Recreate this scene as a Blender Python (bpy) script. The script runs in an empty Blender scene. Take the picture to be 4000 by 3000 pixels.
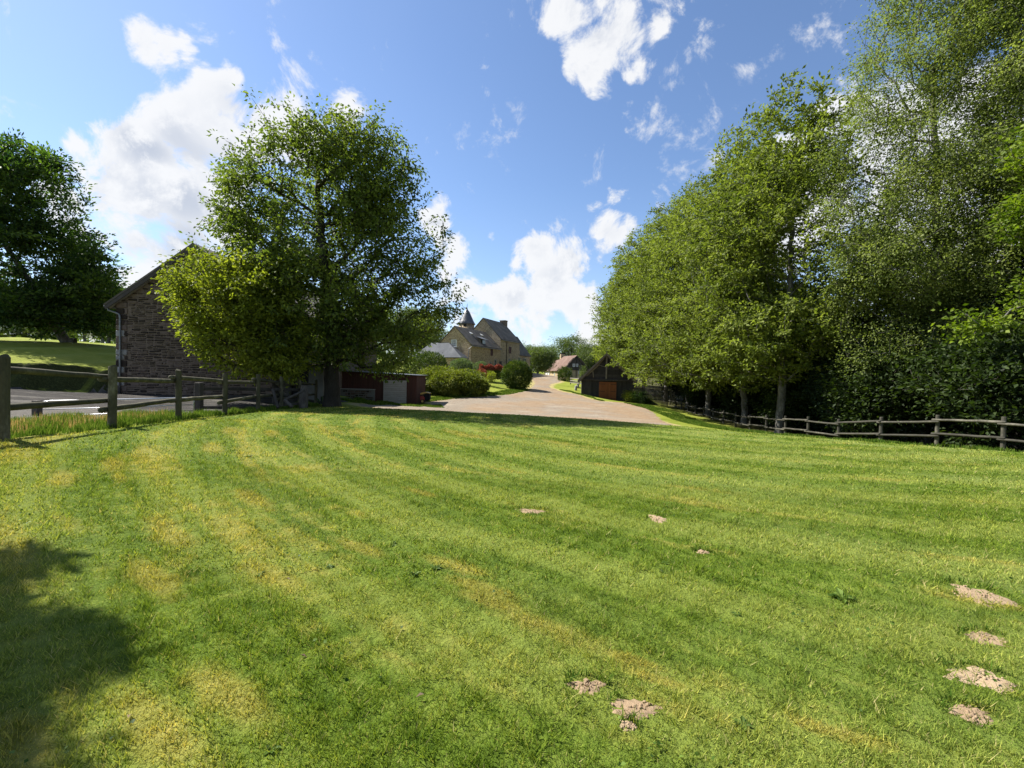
import bpy, bmesh, math, random
import numpy as np
from mathutils import Vector, Matrix, Euler

# ------------------------------------------------------------------ camera, sky, sun, exposure
S = bpy.context.scene
COL = S.collection
F = 1680.0                      # focal length in pixels of the 4000 px wide photograph
EYE = np.array([0.0, 0.0, 1.6])
cam = bpy.data.cameras.new('camera')
cam.lens = 36.0 * F / 4000.0
cam.sensor_width = 36.0
cam.clip_start = 0.1
cam.clip_end = 3000
camo = bpy.data.objects.new('camera', cam)
COL.objects.link(camo)
RM = Matrix.Rotation(math.radians(90 - 1.19), 4, 'X') @ Matrix.Rotation(math.radians(1.4), 4, 'Z')
camo.matrix_world = Matrix.Translation(Vector(EYE)) @ RM
S.camera = camo
R3 = np.array(RM.to_3x3())

def ray(px, py):
    d = R3 @ np.array([(px - 2000) / F, -(py - 1500) / F, -1.0])
    return d / np.linalg.norm(d)

def at(px, py, dist):           # the point of the place that lies dist metres ahead (world Y) on that line of sight
    d = ray(px, py)
    return EYE + d * (dist / d[1])

def pix(P):
    v = R3.T @ (np.asarray(P, float) - EYE)
    return 2000 + F * v[0] / -v[2], 1500 - F * v[1] / -v[2]

EXPO = 1.3
SUN_EL, SUN_DIR = 47.0, np.array([-1.0, 0.42])
az = math.atan2(SUN_DIR[0], SUN_DIR[1])
ce = math.cos(math.radians(SUN_EL))
SV = Vector((math.sin(az) * ce, math.cos(az) * ce, math.sin(math.radians(SUN_EL))))
sl = bpy.data.lights.new('sun', 'SUN')
sl.energy = 5.0
sl.angle = math.radians(0.53)
sl.color = (1.0, 0.955, 0.88)
so = bpy.data.objects.new('sun', sl)
so.rotation_euler = SV.to_track_quat('Z', 'Y').to_euler()
so.location = (0, 0, 60)
COL.objects.link(so)

W = bpy.data.worlds.new('World')
S.world = W
W.use_nodes = True
wn = W.node_tree
wn.nodes.clear()

class NT:
    """short helpers for building node trees"""
    def __init__(s, nt): s.nt = nt
    def n(s, t, **kw):
        nd = s.nt.nodes.new(t)
        for k, v in kw.items(): setattr(nd, k, v)
        return nd
    def put(s, sock, v):
        if v is None: return
        if isinstance(v, bpy.types.NodeSocket): s.nt.links.new(v, sock)
        elif isinstance(v, bpy.types.Node): s.nt.links.new(v.outputs[0], sock)
        else:
            if sock.type == 'RGBA' and hasattr(v, '__len__') and len(v) == 3: v = (*v, 1)
            sock.default_value = v
    def m(s, op, a, b=None, c=None, clamp=False):
        nd = s.n('ShaderNodeMath', operation=op, use_clamp=clamp)
        for i, v in enumerate((a, b, c)): s.put(nd.inputs[i], v)
        return nd.outputs[0]
    def v(s, op, a, b=None, c=None, scale=None):
        nd = s.n('ShaderNodeVectorMath', operation=op)
        for i, v in enumerate((a, b, c)):
            if v is not None: s.put(nd.inputs[i], v)
        if scale is not None: s.put(nd.inputs['Scale'], scale)
        return nd.outputs['Value'] if op in ('DISTANCE', 'LENGTH', 'DOT_PRODUCT') else nd.outputs[0]
    def noise(s, vec, scale, detail=4, rough=.55, dist=0.0, dim='3D'):
        nd = s.n('ShaderNodeTexNoise', noise_dimensions=dim)
        if vec is not None: s.put(nd.inputs['Vector'], vec)
        s.put(nd.inputs['Scale'], scale); s.put(nd.inputs['Detail'], detail); s.put(nd.inputs['Roughness'], rough); s.put(nd.inputs['Distortion'], dist)
        return nd.outputs['Fac']
    def rng(s, x, a, b, c=0.0, d=1.0, smooth=True):
        nd = s.n('ShaderNodeMapRange', interpolation_type='SMOOTHSTEP' if smooth else 'LINEAR')
        for i, v in enumerate((x, a, b, c, d)): s.put(nd.inputs[i], v)
        return nd.outputs[0]
    def mix(s, f, a, b, mode='MIX'):
        nd = s.n('ShaderNodeMix', data_type='RGBA', blend_type=mode)
        s.put(nd.inputs['Factor'], f); s.put(nd.inputs['A'], None); 
        s.put(nd.inputs[6], a); s.put(nd.inputs[7], b)
        return nd.outputs[2]
    def ramp(s, f, stops):
        nd = s.n('ShaderNodeValToRGB')
        el = nd.color_ramp.elements
        while len(el) > 1: el.remove(el[-1])
        for i, (p, c) in enumerate(stops):
            e = el[0] if i == 0 else el.new(p)
            e.position = p; e.color = (*c, 1)
        s.put(nd.inputs[0], f)
        return nd.outputs[0]
    def sep(s, v):
        nd = s.n('ShaderNodeSeparateXYZ'); s.put(nd.inputs[0], v); return nd.outputs
    def comb(s, x, y, z):
        nd = s.n('ShaderNodeCombineXYZ')
        for i, v in enumerate((x, y, z)): s.put(nd.inputs[i], v)
        return nd.outputs[0]

w = NT(wn)
sky = w.n('ShaderNodeTexSky', sky_type='NISHITA')
sky.sun_disc = False
sky.sun_elevation = math.radians(SUN_EL)
sky.sun_rotation = az
sky.altitude = 100
sky.air_density = 1.0
sky.dust_density = 0.25
sky.ozone_density = 2.6
tc = w.n('ShaderNodeTexCoord')
D = tc.outputs['Generated']
# clouds: soft heaps standing in fixed directions of the sky, broken up by noise
BLOBS = [  # direction given by the photo pixel it is seen at, radius in px, strength
    (540, 140, 95, .62), (650, 155, 70, .55), (740, 180, 45, .5), (870, 330, 85, .7), (870, 420, 110, .85), (980, 360, 60, .6), (1100, 450, 130, .85), (700, 400, 60, .62), (760, 520, 165, 1), (900, 560, 170, 1), (1150, 560, 140, .9), (560, 600, 150, .95), (1000, 480, 120, .9),
    (450, 690, 120, .85), (880, 690, 150, .85), (400, 760, 130, .8), (560, 780, 150, .95), (760, 800, 170, .9), (480, 900, 170, .9), (700, 960, 190, .9), (900, 900, 150, .7), (290, 560, 45, .55), (200, 700, 110, .5), (1350, 450, 90, .5),
    (300, 900, 140, .6), (650, 1120, 200, .7), (350, 1080, 170, .6), (1060, 720, 140, .6), (420, 1280, 200, .5),
    (2230, 60, 110, .72), (2170, 130, 80, .55), (2420, 110, 120, .78), (2350, 190, 120, .78), (2300, 250, 110, .72), (2440, 200, 80, .65), (2560, 90, 90, .68), (2490, 280, 70, .6), (2220, 290, 70, .58), (2640, 60, 60, .5), (2380, 20, 100, .7), (2450, 310, 60, .6),
    (2390, 920, 100, .75), (2450, 880, 60, .6), (2370, 980, 60, .55), (2310, 800, 60, .5), (2420, 765, 60, .52), (2580, 790, 70, .5), (2100, 1000, 120, .85), (2220, 1030, 110, .9), (2020, 1035, 60, .6), (2160, 1110, 150, .95), (2000, 1150, 150, .85), (2280, 1180, 120, .8), (2120, 1220, 110, .6),
    (2400, 1220, 120, .55), (2050, 1300, 150, .6), (2330, 1340, 160, .55), (1840, 1140, 80, .7), (1700, 850, 90, .9), (1900, 905, 60, .68), (1750, 960, 110, .8), (1730, 1050, 70, .55), (1930, 1085, 50, .45), (1800, 1260, 120, .5), (1560, 1330, 160, .5), (1950, 1400, 200, .5),
    (3180, 150, 90, .42), (3000, 215, 90, .36), (3140, 220, 60, .38), (3350, 20, 60, .3), (3300, 480, 130, .9), (3140, 600, 150, .9), (3450, 560, 200, .9), (3150, 820, 220, 1), (3500, 850, 280, .9), (3080, 960, 160, .9), (3750, 500, 200, .7), (3700, 1000, 300, .8),
]
dn = w.v('NORMALIZE', D)
nz1 = w.noise(dn, 9.0, 10, .66, .35)
nz2 = w.noise(dn, 3.2, 5, .5, .4)
warp = w.v('SUBTRACT', w.n('ShaderNodeTexNoise').outputs['Color'], (.5, .5, .5))
wt = warp.node.inputs[0].links[0].from_node
w.put(wt.inputs['Vector'], dn); wt.inputs['Scale'].default_value = 9.0; wt.inputs['Detail'].default_value = 4
dw = w.v('ADD', dn, w.v('SCALE', warp, scale=.075))
def blob_sum(vec):
    acc = None
    for px, py, r, s in BLOBS:
        c = ray(px, py)
        dd = w.v('DISTANCE', vec, tuple(c))
        f = w.rng(dd, 0.0, r / F * 1.25, s, 0.0)
        acc = f if acc is None else w.m('SMOOTH_MAX', acc, f, .18)
    return acc
bs = blob_sum(dw)
zz = w.sep(dn)[2]
xx, yy = w.sep(dn)[0], w.sep(dn)[1]
# the sky behind and beside the camera carries the same kind of scattered clouds
away = w.rng(yy, .25, -.15)
amb = w.m('MULTIPLY', away, w.rng(w.noise(dn, 2.1, 4, .55), .5, .68))
bs = w.m('MAXIMUM', bs, w.m('MULTIPLY', amb, .95))
det = w.m('SUBTRACT', nz1, .5)
dens = w.m('ADD', bs, w.m('MULTIPLY', det, 2.3))
mask = w.rng(dens, .28, .64)
mask = w.m('MULTIPLY', mask, w.rng(bs, .02, .2))
# thin veil that whitens the sky low down and on the left
veil = w.m('MULTIPLY', w.rng(zz, .42, -.02), w.rng(nz2, .25, .75, .35, 1.0))
veil2 = w.m('MULTIPLY', w.rng(xx, .25, -.75), w.rng(nz2, .35, .62, .15, .75))
veilt = w.m('ADD', w.m('MULTIPLY', veil, .36), w.m('MULTIPLY', veil2, .08), clamp=True)
# the bellies and the sides away from the sun are greyer
dens_up = w.noise(w.v('ADD', dn, tuple(np.array(SV) * .045)), 9.0, 10, .66, .35)
shade = w.rng(w.m('SUBTRACT', nz1, dens_up), -.10, .10, 0.0, 1.0)
thick = w.rng(bs, .45, 1.0)
g = w.m('MULTIPLY', w.m('SUBTRACT', 1.0, shade), thick)
g2 = w.m('MULTIPLY', g, w.rng(nz2, .35, .6))
ccol = w.mix(g2, (5.2, 5.25, 5.35), (3.0, 3.3, 3.9))
skyc = w.mix(1.0, sky.outputs[0], (.95, .98, 1.04), 'MULTIPLY')
c1 = w.mix(veilt, skyc, (3.6, 4.1, 4.9))
c2 = w.mix(w.m('MULTIPLY', mask, .96), c1, ccol)
bg = w.n('ShaderNodeBackground')
w.put(bg.inputs['Color'], c2)
bg.inputs['Strength'].default_value = .075
wo = w.n('ShaderNodeOutputWorld')
wn.links.new(bg.outputs[0], wo.inputs[0])
W.cycles.sampling_method = 'MANUAL'
W.cycles.sample_map_resolution = 512

S.view_settings.view_transform = 'Standard'
S.view_settings.look = 'None'
S.view_settings.exposure = EXPO
S.view_settings.gamma = 1.0
S.render.engine = 'CYCLES'
S.cycles.max_bounces = 6
S.cycles.transparent_max_bounces = 8
S.cycles.transmission_bounces = 4

rnd = random.Random(7)
rs = np.random.RandomState(11)

# ------------------------------------------------------------------ materials
def newmat(name):
    mt = bpy.data.materials.new(name)
    mt.use_nodes = True
    nt = mt.node_tree
    b = nt.nodes['Principled BSDF']
    b.inputs['Roughness'].default_value = .85
    b.inputs['Specular IOR Level'].default_value = .3
    return mt, NT(nt), b

def bump(k, b, h, strength=.4, dist=.02):
    nd = k.n('ShaderNodeBump')
    nd.inputs['Strength'].default_value = strength
    nd.inputs['Distance'].default_value = dist
    k.put(nd.inputs['Height'], h)
    k.put(b.inputs['Normal'], nd.outputs[0])

def simple(name, c1, c2, scale=6.0, rough=.85, metal=0.0, bs=.3, stretch=(1, 1, 1), c3=None, randomize=.25, spec=.3, bd=.01):
    """worn two or three tone surface: object coordinates, one random shade per object"""
    mt, k, b = newmat(name)
    pos = k.n('ShaderNodeNewGeometry').outputs['Position']
    oi = k.n('ShaderNodeObjectInfo').outputs['Random']
    at_ = k.n('ShaderNodeAttribute'); at_.attribute_name = 'var'
    r = k.m('FRACT', k.m('ADD', oi, at_.outputs['Fac']))
    p2 = k.v('MULTIPLY', k.v('ADD', pos, k.v('SCALE', (3.1, 5.7, 2.3), scale=r)), stretch)
    n1 = k.noise(p2, scale, 6, .6)
    n2 = k.noise(p2, scale * 6, 3, .6)
    f = k.m('ADD', k.m('MULTIPLY', n1, .7), k.m('MULTIPLY', n2, .3))
    f = k.m('ADD', f, k.m('MULTIPLY', k.m('SUBTRACT', r, .5), randomize))
    tone = lambda c: tuple(.76 * q for q in c)
    col = k.ramp(f, [(.3, tone(c1)), (.55, tone(c2)), (.75, tone(c3 or c2))])
    k.put(b.inputs['Base Color'], col)
    b.inputs['Roughness'].default_value = rough
    b.inputs['Metallic'].default_value = metal
    b.inputs['Specular IOR Level'].default_value = spec
    if bs: bump(k, b, k.m('ADD', n1, k.m('MULTIPLY', n2, .6)), bs, bd)
    return mt

def lawn_color(k, pos, extra=None):
    """mown lawn: mowing arcs, yellow mossy streaks, paler and deeper green patches"""
    s_ = k.sep(pos)
    dx, dy = k.m('SUBTRACT', s_[0], 8.0), k.m('SUBTRACT', s_[1], 18.0)
    r = k.m('SQRT', k.m('ADD', k.m('MULTIPLY', dx, dx), k.m('MULTIPLY', dy, dy)))
    th = k.m('ARCTAN2', dy, dx)
    arc = k.comb(k.m('MULTIPLY', r, 1.0), k.m('MULTIPLY', th, 4.6), 0.0)
    streak = k.noise(k.comb(k.m('MULTIPLY', r, 1.5), k.m('MULTIPLY', th, 2.6), 0.0), 1.15, 4, .6, .3)
    fine = k.noise(k.comb(k.m('MULTIPLY', r, 7.0), k.m('MULTIPLY', th, 9.0), 0.0), 1.0, 4, .6)
    patch = k.noise(pos, .55, 4, .6)
    small = k.noise(pos, 5.0, 5, .65)
    tiny = k.noise(pos, 45.0, 3, .7)
    left = k.rng(s_[0], 6.0, -5.0)
    f = k.m('ADD', k.m('MULTIPLY', small, .45), k.m('ADD', k.m('MULTIPLY', fine, .25), k.m('MULTIPLY', tiny, .3)))
    green = k.ramp(f, [(.38, (.062, .110, .011)), (.5, (.132, .195, .024)), (.62, (.22, .275, .050))])
    pale = k.mix(k.m('MULTIPLY', k.rng(k.noise(arc, .7, 3, .5), .42, .62), k.rng(s_[0], -2.0, 9.0, .25, .8)), green, (.25, .30, .085))
    band = k.m('SINE', k.m('ADD', k.m('MULTIPLY', r, 4.6), k.m('MULTIPLY', k.noise(pos, .5, 2), 5.0)))
    pale = k.mix(k.m('MULTIPLY', k.rng(band, -.3, .9), .55), pale, (.285, .325, .075))
    yel = k.ramp(small, [(.35, (.29, .25, .045)), (.6, (.47, .38, .11))])
    thr = k.m('SUBTRACT', k.m('ADD', k.m('MULTIPLY', streak, .62), k.m('MULTIPLY', patch, .38)), k.m('MULTIPLY', k.m('SUBTRACT', 1.0, left), .05))
    yf = k.rng(k.m('ADD', thr, k.m('MULTIPLY', k.m('SUBTRACT', small, .5), .14)), .50, .60)
    # a few mossy worn streaks at their own places
    spots = None
    for (px, py, rr) in LAWN_SPOTS:
        c = SPOTW(px, py)
        ang = math.atan2(c[1] - 18, c[0] - 8)
        q = k.v('SUBTRACT', pos, (c[0], c[1], c[2]))
        u_ = k.v('DOT_PRODUCT', q, (math.cos(ang) / rr, math.sin(ang) / rr, 0))
        v_ = k.v('DOT_PRODUCT', q, (-math.sin(ang) / (rr * 3.8), math.cos(ang) / (rr * 3.8), 0))
        d_ = k.m('SQRT', k.m('ADD', k.m('MULTIPLY', u_, u_), k.m('MULTIPLY', v_, v_)))
        spots = d_ if spots is None else k.m('MINIMUM', spots, d_)
    sf = k.rng(k.m('ADD', spots, k.m('MULTIPLY', k.m('SUBTRACT', small, .5), 1.6)), 1.15, .35)
    yf = k.m('MAXIMUM', k.m('MULTIPLY', yf, .52), k.m('MULTIPLY', sf, .58))
    col = k.mix(yf, pale, yel)
    if extra is not None:
        col = k.mix(1.0, col, k.ramp(extra, [(0.0, (.35, .46, .3)), (.5, (.98, 1.0, .9)), (1.0, (1.8, 1.55, 1.6))]), 'MULTIPLY')
        col = k.mix(k.m('MULTIPLY', k.rng(extra, .945, .95), .75), col, (.42, .35, .17))
    return col, f
LAWN_SPOTS = [(440, 1840, .16), (560, 1780, .14), (660, 2060, .17), (985, 1935, .16), (900, 1690, .22), (1060, 1690, .2), (1060, 2200, .14), (600, 2220, .14), (1780, 2160, .10), (1880, 2240, .10), (1930, 2290, .09), (1400, 2090, .10),
              (830, 1760, .2), (60, 2170, .14), (880, 2640, .12), (620, 2780, .12), (3250, 2750, .07), (2450, 2490, .06), (1640, 1890, .10), (240, 1900, .16), (2560, 2560, .06), (100, 2860, .10)]
def SPOTW(px, py):
    d = ray(px, py)
    t = 1.45 / -d[2]
    return EYE + d * t

def mat_lawn():
    mt, k, b = newmat('mown_lawn')
    pos = k.n('ShaderNodeNewGeometry').outputs['Position']
    col, f = lawn_color(k, pos)
    col = k.mix(1.0, col, (.62, .64, .55), 'MULTIPLY')  # sheet under the blades darkened, standing in for the shadow between them
    k.put(b.inputs['Base Color'], col)
    b.inputs['Roughness'].default_value = 1.0
    b.inputs['Specular IOR Level'].default_value = .1
    bump(k, b, k.m('ADD', k.noise(pos, 30, 4, .7), k.noise(pos, 6, 3, .6)), .8, .05)
    return mt

def mat_blades(name, kind):
    mt, k, b = newmat(name)
    nt = k.nt
    pos = k.n('ShaderNodeNewGeometry').outputs['Position']
    a = k.n('ShaderNodeAttribute'); a.attribute_name = 'var'
    if kind == 'lawn':
        col, f = lawn_color(k, pos, a.outputs['Fac'])
    elif kind == 'rough':
        col = k.ramp(k.m('ADD', k.m('MULTIPLY', a.outputs['Fac'], .6), k.m('MULTIPLY', k.noise(pos, 1.2, 3), .4)),
                     [(.2, (.035, .075, .010)), (.5, (.07, .13, .018)), (.75, (.14, .19, .04)), (.95, (.26, .24, .10))])
    else:
        col = k.ramp(a.outputs['Fac'], [(.0, (.16, .13, .05)), (.5, (.34, .20, .11)), (1.0, (.46, .36, .22))])
    df = k.n('ShaderNodeBsdfDiffuse'); k.put(df.inputs[0], col)
    tr = k.n('ShaderNodeBsdfTranslucent'); k.put(tr.inputs[0], k.mix(1.0, col, (1.35, 1.3, .7), 'MULTIPLY'))
    ms = k.n('ShaderNodeMixShader'); ms.inputs[0].default_value = .38
    nt.links.new(df.outputs[0], ms.inputs[1]); nt.links.new(tr.outputs[0], ms.inputs[2])
    nt.links.new(ms.outputs[0], nt.nodes['Material Output'].inputs[0])
    nt.nodes.remove(b)
    return mt

def mat_meadow():
    mt, k, b = newmat('meadow_ground')
    pos = k.n('ShaderNodeNewGeometry').outputs['Position']
    n1, n2, n3 = k.noise(pos, .35, 4), k.noise(pos, 3.0, 5, .6), k.noise(pos, 18.0, 4, .7)
    col = k.ramp(k.m('ADD', k.m('MULTIPLY', n1, .4), k.m('ADD', k.m('MULTIPLY', n2, .3), k.m('MULTIPLY', n3, .3))),
                 [(.36, (.11, .14, .014)), (.5, (.18, .21, .028)), (.62, (.25, .26, .05))])
    s_ = k.sep(pos)
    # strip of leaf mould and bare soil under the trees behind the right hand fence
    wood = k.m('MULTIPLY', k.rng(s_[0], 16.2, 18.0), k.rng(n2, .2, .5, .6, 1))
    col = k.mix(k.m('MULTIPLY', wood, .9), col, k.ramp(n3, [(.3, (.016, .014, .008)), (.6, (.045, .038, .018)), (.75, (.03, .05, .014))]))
    # steep cut bank: rank growth and earth, darkened to carry its shade
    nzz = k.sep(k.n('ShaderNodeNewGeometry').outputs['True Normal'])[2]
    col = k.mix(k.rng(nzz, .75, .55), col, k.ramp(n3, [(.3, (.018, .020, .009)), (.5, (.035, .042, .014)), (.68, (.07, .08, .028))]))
    # dry straw coloured verge along the drive
    a = k.n('ShaderNodeAttribute'); a.attribute_name = 'verge'
    vf = k.rng(k.m('ADD', a.outputs['Fac'], k.m('MULTIPLY', k.m('SUBTRACT', n2, .5), 1.2)), .35, .75)
    col = k.mix(vf, col, k.ramp(n3, [(.35, (.24, .19, .07)), (.6, (.36, .31, .14))]))
    k.put(b.inputs['Base Color'], col)
    b.inputs['Roughness'].default_value = 1.0
    b.inputs['Specular IOR Level'].default_value = .1
    bump(k, b, k.m('ADD', n3, n2), .8, .06)
    return mt

def mat_gravel(name, base, warm, dark):
    mt, k, b = newmat(name)
    pos = k.n('ShaderNodeNewGeometry').outputs['Position']
    n1, n2, n3 = k.noise(pos, .22, 4, .6), k.noise(k.v('MULTIPLY', pos, (1.0, 2.4, 1)), .9, 6, .7, .8), k.noise(pos, 22.0, 4, .75)
    s_ = k.sep(pos)
    col = k.ramp(n3, [(.3, tuple(.75 * c for c in base)), (.5, base), (.7, tuple(1.2 * c for c in base))])
    wf = k.m('MULTIPLY', k.rng(k.m('ADD', n1, k.m('MULTIPLY', s_[0], .014)), .42, .68), .8)
    col = k.mix(wf, col, warm)
    sc = k.rng(k.noise(k.v('MULTIPLY', pos, (1.0, 2.8, 1)), 1.6, 7, .75, 1.2), .50, .66)
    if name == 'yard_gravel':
        col = k.mix(k.rng(k.m('ADD', s_[1], k.m('MULTIPLY', n2, 2.0)), 15.6, 17.0), col, k.ramp(n2, [(.35, (.030, .029, .028)), (.65, (.075, .070, .064))]))  # far part of the yard: its shade painted in as darker gravel
    col = k.mix(k.m('MULTIPLY', sc, .75), col, dark)
    lt = k.rng(k.noise(k.v('MULTIPLY', pos, (.6, 1.6, 1)), .5, 5, .65, .5), .52, .68)
    col = k.mix(k.m('MULTIPLY', lt, .5), col, tuple(1.5 * c for c in base))
    k.put(b.inputs['Base Color'], col)
    b.inputs['Specular IOR Level'].default_value = .04
    b.inputs['Roughness'].default_value = 1.0
    bump(k, b, k.m('ADD', n3, k.m('MULTIPLY', n2, 2.0)), .9, .05)
    return mt

def mat_leaf(name, dark, mid, light, trans=.4, tcol=(1.3, 1.45, .45), rough=.6, spec=.18):
    mt, k, b = newmat(name)
    nt = k.nt
    a = k.n('ShaderNodeAttribute'); a.attribute_name = 'var'
    oi = k.n('ShaderNodeObjectInfo').outputs['Random']
    f = k.m('ADD', a.outputs['Fac'], k.m('MULTIPLY', k.m('SUBTRACT', oi, .5), .12))
    col = k.ramp(f, [(.1, dark), (.5, mid), (.9, light)])
    k.put(b.inputs['Base Color'], col)
    b.inputs['Roughness'].default_value = rough
    b.inputs['Specular IOR Level'].default_value = spec
    tr = k.n('ShaderNodeBsdfTranslucent'); k.put(tr.inputs[0], k.mix(1.0, col, tcol, 'MULTIPLY'))
    ms = k.n('ShaderNodeMixShader'); ms.inputs[0].default_value = trans
    nt.links.new(b.outputs[0], ms.inputs[1]); nt.links.new(tr.outputs[0], ms.inputs[2])
    nt.links.new(ms.outputs[0], nt.nodes['Material Output'].inputs[0])
    return mt

def mat_bark(name, c1, c2, c3):
    mt, k, b = newmat(name)
    pos = k.n('ShaderNodeNewGeometry').outputs['Position']
    p2 = k.v('MULTIPLY', pos, (1, 1, .35))
    n1, n2 = k.noise(p2, 5, 6, .7), k.noise(p2, 26, 5, .7)
    f = k.m('ADD', k.m('MULTIPLY', n1, .6), k.m('MULTIPLY', n2, .4))
    k.put(b.inputs['Base Color'], k.ramp(f, [(.35, c1), (.52, c2), (.66, c3)]))
    b.inputs['Roughness'].default_value = .9
    bump(k, b, f, .9, .04)
    return mt

def mat_rubble(name, cols, mortar, scale=(5.0, 5.0, 11.0), bstr=.6):
    """rubble masonry seen from afar: irregular flat stones in paler joints"""
    mt, k, b = newmat(name)
    co = k.n('ShaderNodeTexCoord').outputs['Object']
    p = k.v('MULTIPLY', co, scale)
    wp = k.v('ADD', p, k.v('SCALE', k.v('SUBTRACT', k.n('ShaderNodeTexNoise').outputs['Color'], (.5, .5, .5)), scale=.55))
    v1 = k.n('ShaderNodeTexVoronoi', feature='F1'); k.put(v1.inputs['Vector'], wp); v1.inputs['Scale'].default_value = 1.0
    v2 = k.n('ShaderNodeTexVoronoi', feature='DISTANCE_TO_EDGE'); k.put(v2.inputs['Vector'], wp); v2.inputs['Scale'].default_value = 1.0
    rv = k.sep(v1.outputs['Color'])[0]
    big = k.noise(co, .8, 4, .6)
    f = k.m('ADD', k.m('MULTIPLY', rv, .65), k.m('MULTIPLY', big, .4))
    col = k.ramp(f, cols)
    col = k.mix(k.m('MULTIPLY', k.rng(v2.outputs[0], .10, .02), .75), col, mortar)
    col = k.mix(.25, col, k.ramp(k.noise(co, 9, 5, .7), [(.3, (.06, .05, .035)), (.7, (.5, .42, .3))]))
    k.put(b.inputs['Base Color'], col)
    b.inputs['Roughness'].default_value = .95
    bump(k, b, k.m('ADD', k.rng(v2.outputs[0], 0, .12), k.m('MULTIPLY', k.noise(co, 14, 4), .4)), bstr, .04)
    return mt

def mat_slate(name, c1, c2, c3, rows=5.0, rough=.5):
    mt, k, b = newmat(name)
    co = k.n('ShaderNodeTexCoord').outputs['Object']
    n1 = k.noise(k.v('MULTIPLY', co, (1, 1, .3)), .9, 6, .65)
    n2 = k.noise(co, 14, 4, .7)
    z = k.sep(co)[2]
    rowf = k.m('FRACT', k.m('MULTIPLY', z, rows))
    f = k.m('ADD', k.m('MULTIPLY', n1, .7), k.m('MULTIPLY', n2, .3))
    k.put(b.inputs['Base Color'], k.ramp(f, [(.35, c1), (.5, c2), (.66, c3)]))
    b.inputs['Roughness'].default_value = rough
    bump(k, b, k.m('ADD', rowf, n2), .35, .02)
    return mt

M = {}
M['lawn'] = mat_lawn()
M['blades'] = mat_blades('lawn_blades', 'lawn')
M['rough_blades'] = mat_blades('rough_grass_blades', 'rough')
M['sorrel'] = mat_blades('reddish_seed_heads', 'sorrel')
M['meadow'] = mat_meadow()
M['gravel'] = mat_gravel('drive_gravel', (.235, .200, .155), (.27, .19, .115), (.165, .085, .05))
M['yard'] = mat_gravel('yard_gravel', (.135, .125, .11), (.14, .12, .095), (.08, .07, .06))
M['soil'] = simple('dry_crumbly_soil', (.28, .195, .115), (.39, .28, .17), 30, .95, bs=.4, c3=(.47, .355, .225), bd=.02)
M['leaf_big'] = mat_leaf('cherry_leaves', (.046, .072, .015), (.098, .136, .026), (.175, .215, .044), .46, (1.25, 1.35, .55))
M['leaf_lit'] = mat_leaf('young_yellow_green_leaves', (.100, .125, .014), (.185, .222, .024), (.29, .32, .045), .5, (1.25, 1.3, .55))
M['leaf_row'] = mat_leaf('lime_leaves', (.062, .086, .016), (.140, .175, .032), (.23, .265, .066), .44, (1.25, 1.35, .55))
M['leaf_dark'] = mat_leaf('dark_green_leaves', (.018, .040, .013), (.046, .080, .020), (.11, .155, .028), .40, (1.2, 1.5, .5))
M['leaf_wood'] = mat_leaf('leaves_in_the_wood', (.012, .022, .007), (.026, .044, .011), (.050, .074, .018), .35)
M['leaf_birch'] = mat_leaf('small_birch_leaves', (.085, .115, .028), (.165, .205, .050), (.24, .27, .09), .48, (1.2, 1.3, .6))
M['leaf_maple'] = mat_leaf('bright_maple_leaves', (.060, .100, .008), (.105, .155, .014), (.18, .23, .03), .42)
M['leaf_box'] = mat_leaf('clipped_bush_leaves', (.020, .045, .008), (.055, .090, .014), (.14, .165, .03), .2)
M['leaf_juniper'] = mat_leaf('juniper_sprays', (.045, .065, .010), (.125, .15, .018), (.22, .23, .035), .3)
M['leaf_red'] = mat_leaf('red_shoots', (.12, .030, .020), (.24, .060, .040), (.30, .14, .08), .3, (1.4, .9, .7))
M['leaf_grey'] = mat_leaf('grey_green_leaves', (.055, .085, .045), (.10, .14, .075), (.17, .21, .12), .3)
M['leaf_far'] = mat_leaf('distant_leaves', (.050, .078, .028), (.088, .120, .040), (.14, .165, .060), .35)
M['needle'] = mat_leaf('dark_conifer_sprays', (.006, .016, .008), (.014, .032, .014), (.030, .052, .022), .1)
M['bark_dark'] = mat_bark('dark_bark', (.014, .012, .009), (.035, .030, .022), (.065, .060, .045))
M['bark_grey'] = mat_bark('grey_bark', (.035, .032, .026), (.11, .105, .092), (.24, .235, .21))
M['post'] = simple('weathered_round_timber', (.040, .038, .020), (.095, .086, .048), 3.5, .9, stretch=(1, 1, .5), c3=(.25, .23, .15), bs=.9, randomize=.12)
M['old_wood'] = simple('old_grey_timber', (.040, .034, .028), (.085, .074, .062), 4, .9, stretch=(1, 1, .4), c3=(.16, .145, .12), bs=.5)
M['right_wood'] = simple('lichened_rails', (.035, .033, .024), (.075, .070, .052), 2.2, .9, c3=(.20, .185, .14), bs=.5)
M['stone'] = simple('brown_schist_stone', (.032, .022, .016), (.080, .055, .042), 2.2, .9, c3=(.17, .125, .100), bs=.7, randomize=.75)
M['pale_stone'] = simple('pale_granite', (.22, .21, .19), (.34, .33, .31), 5, .85, c3=(.45, .44, .42), bs=.5)
M['mortar'] = simple('old_lime_mortar', (.15, .115, .085), (.24, .185, .14), 8, .95, bs=.6, c3=(.32, .255, .20))
M['render'] = simple('pale_wall_plaster', (.13, .13, .115), (.20, .20, .185), 2.5, .9, c3=(.15, .155, .13), bs=.5)
M['slate'] = mat_slate('weathered_slates', (.056, .048, .038), (.092, .080, .064), (.15, .13, .105), rough=.85)
M['slate_blue'] = mat_slate('bluish_slates', (.030, .035, .044), (.050, .056, .068), (.10, .105, .115), rough=.8)
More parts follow.
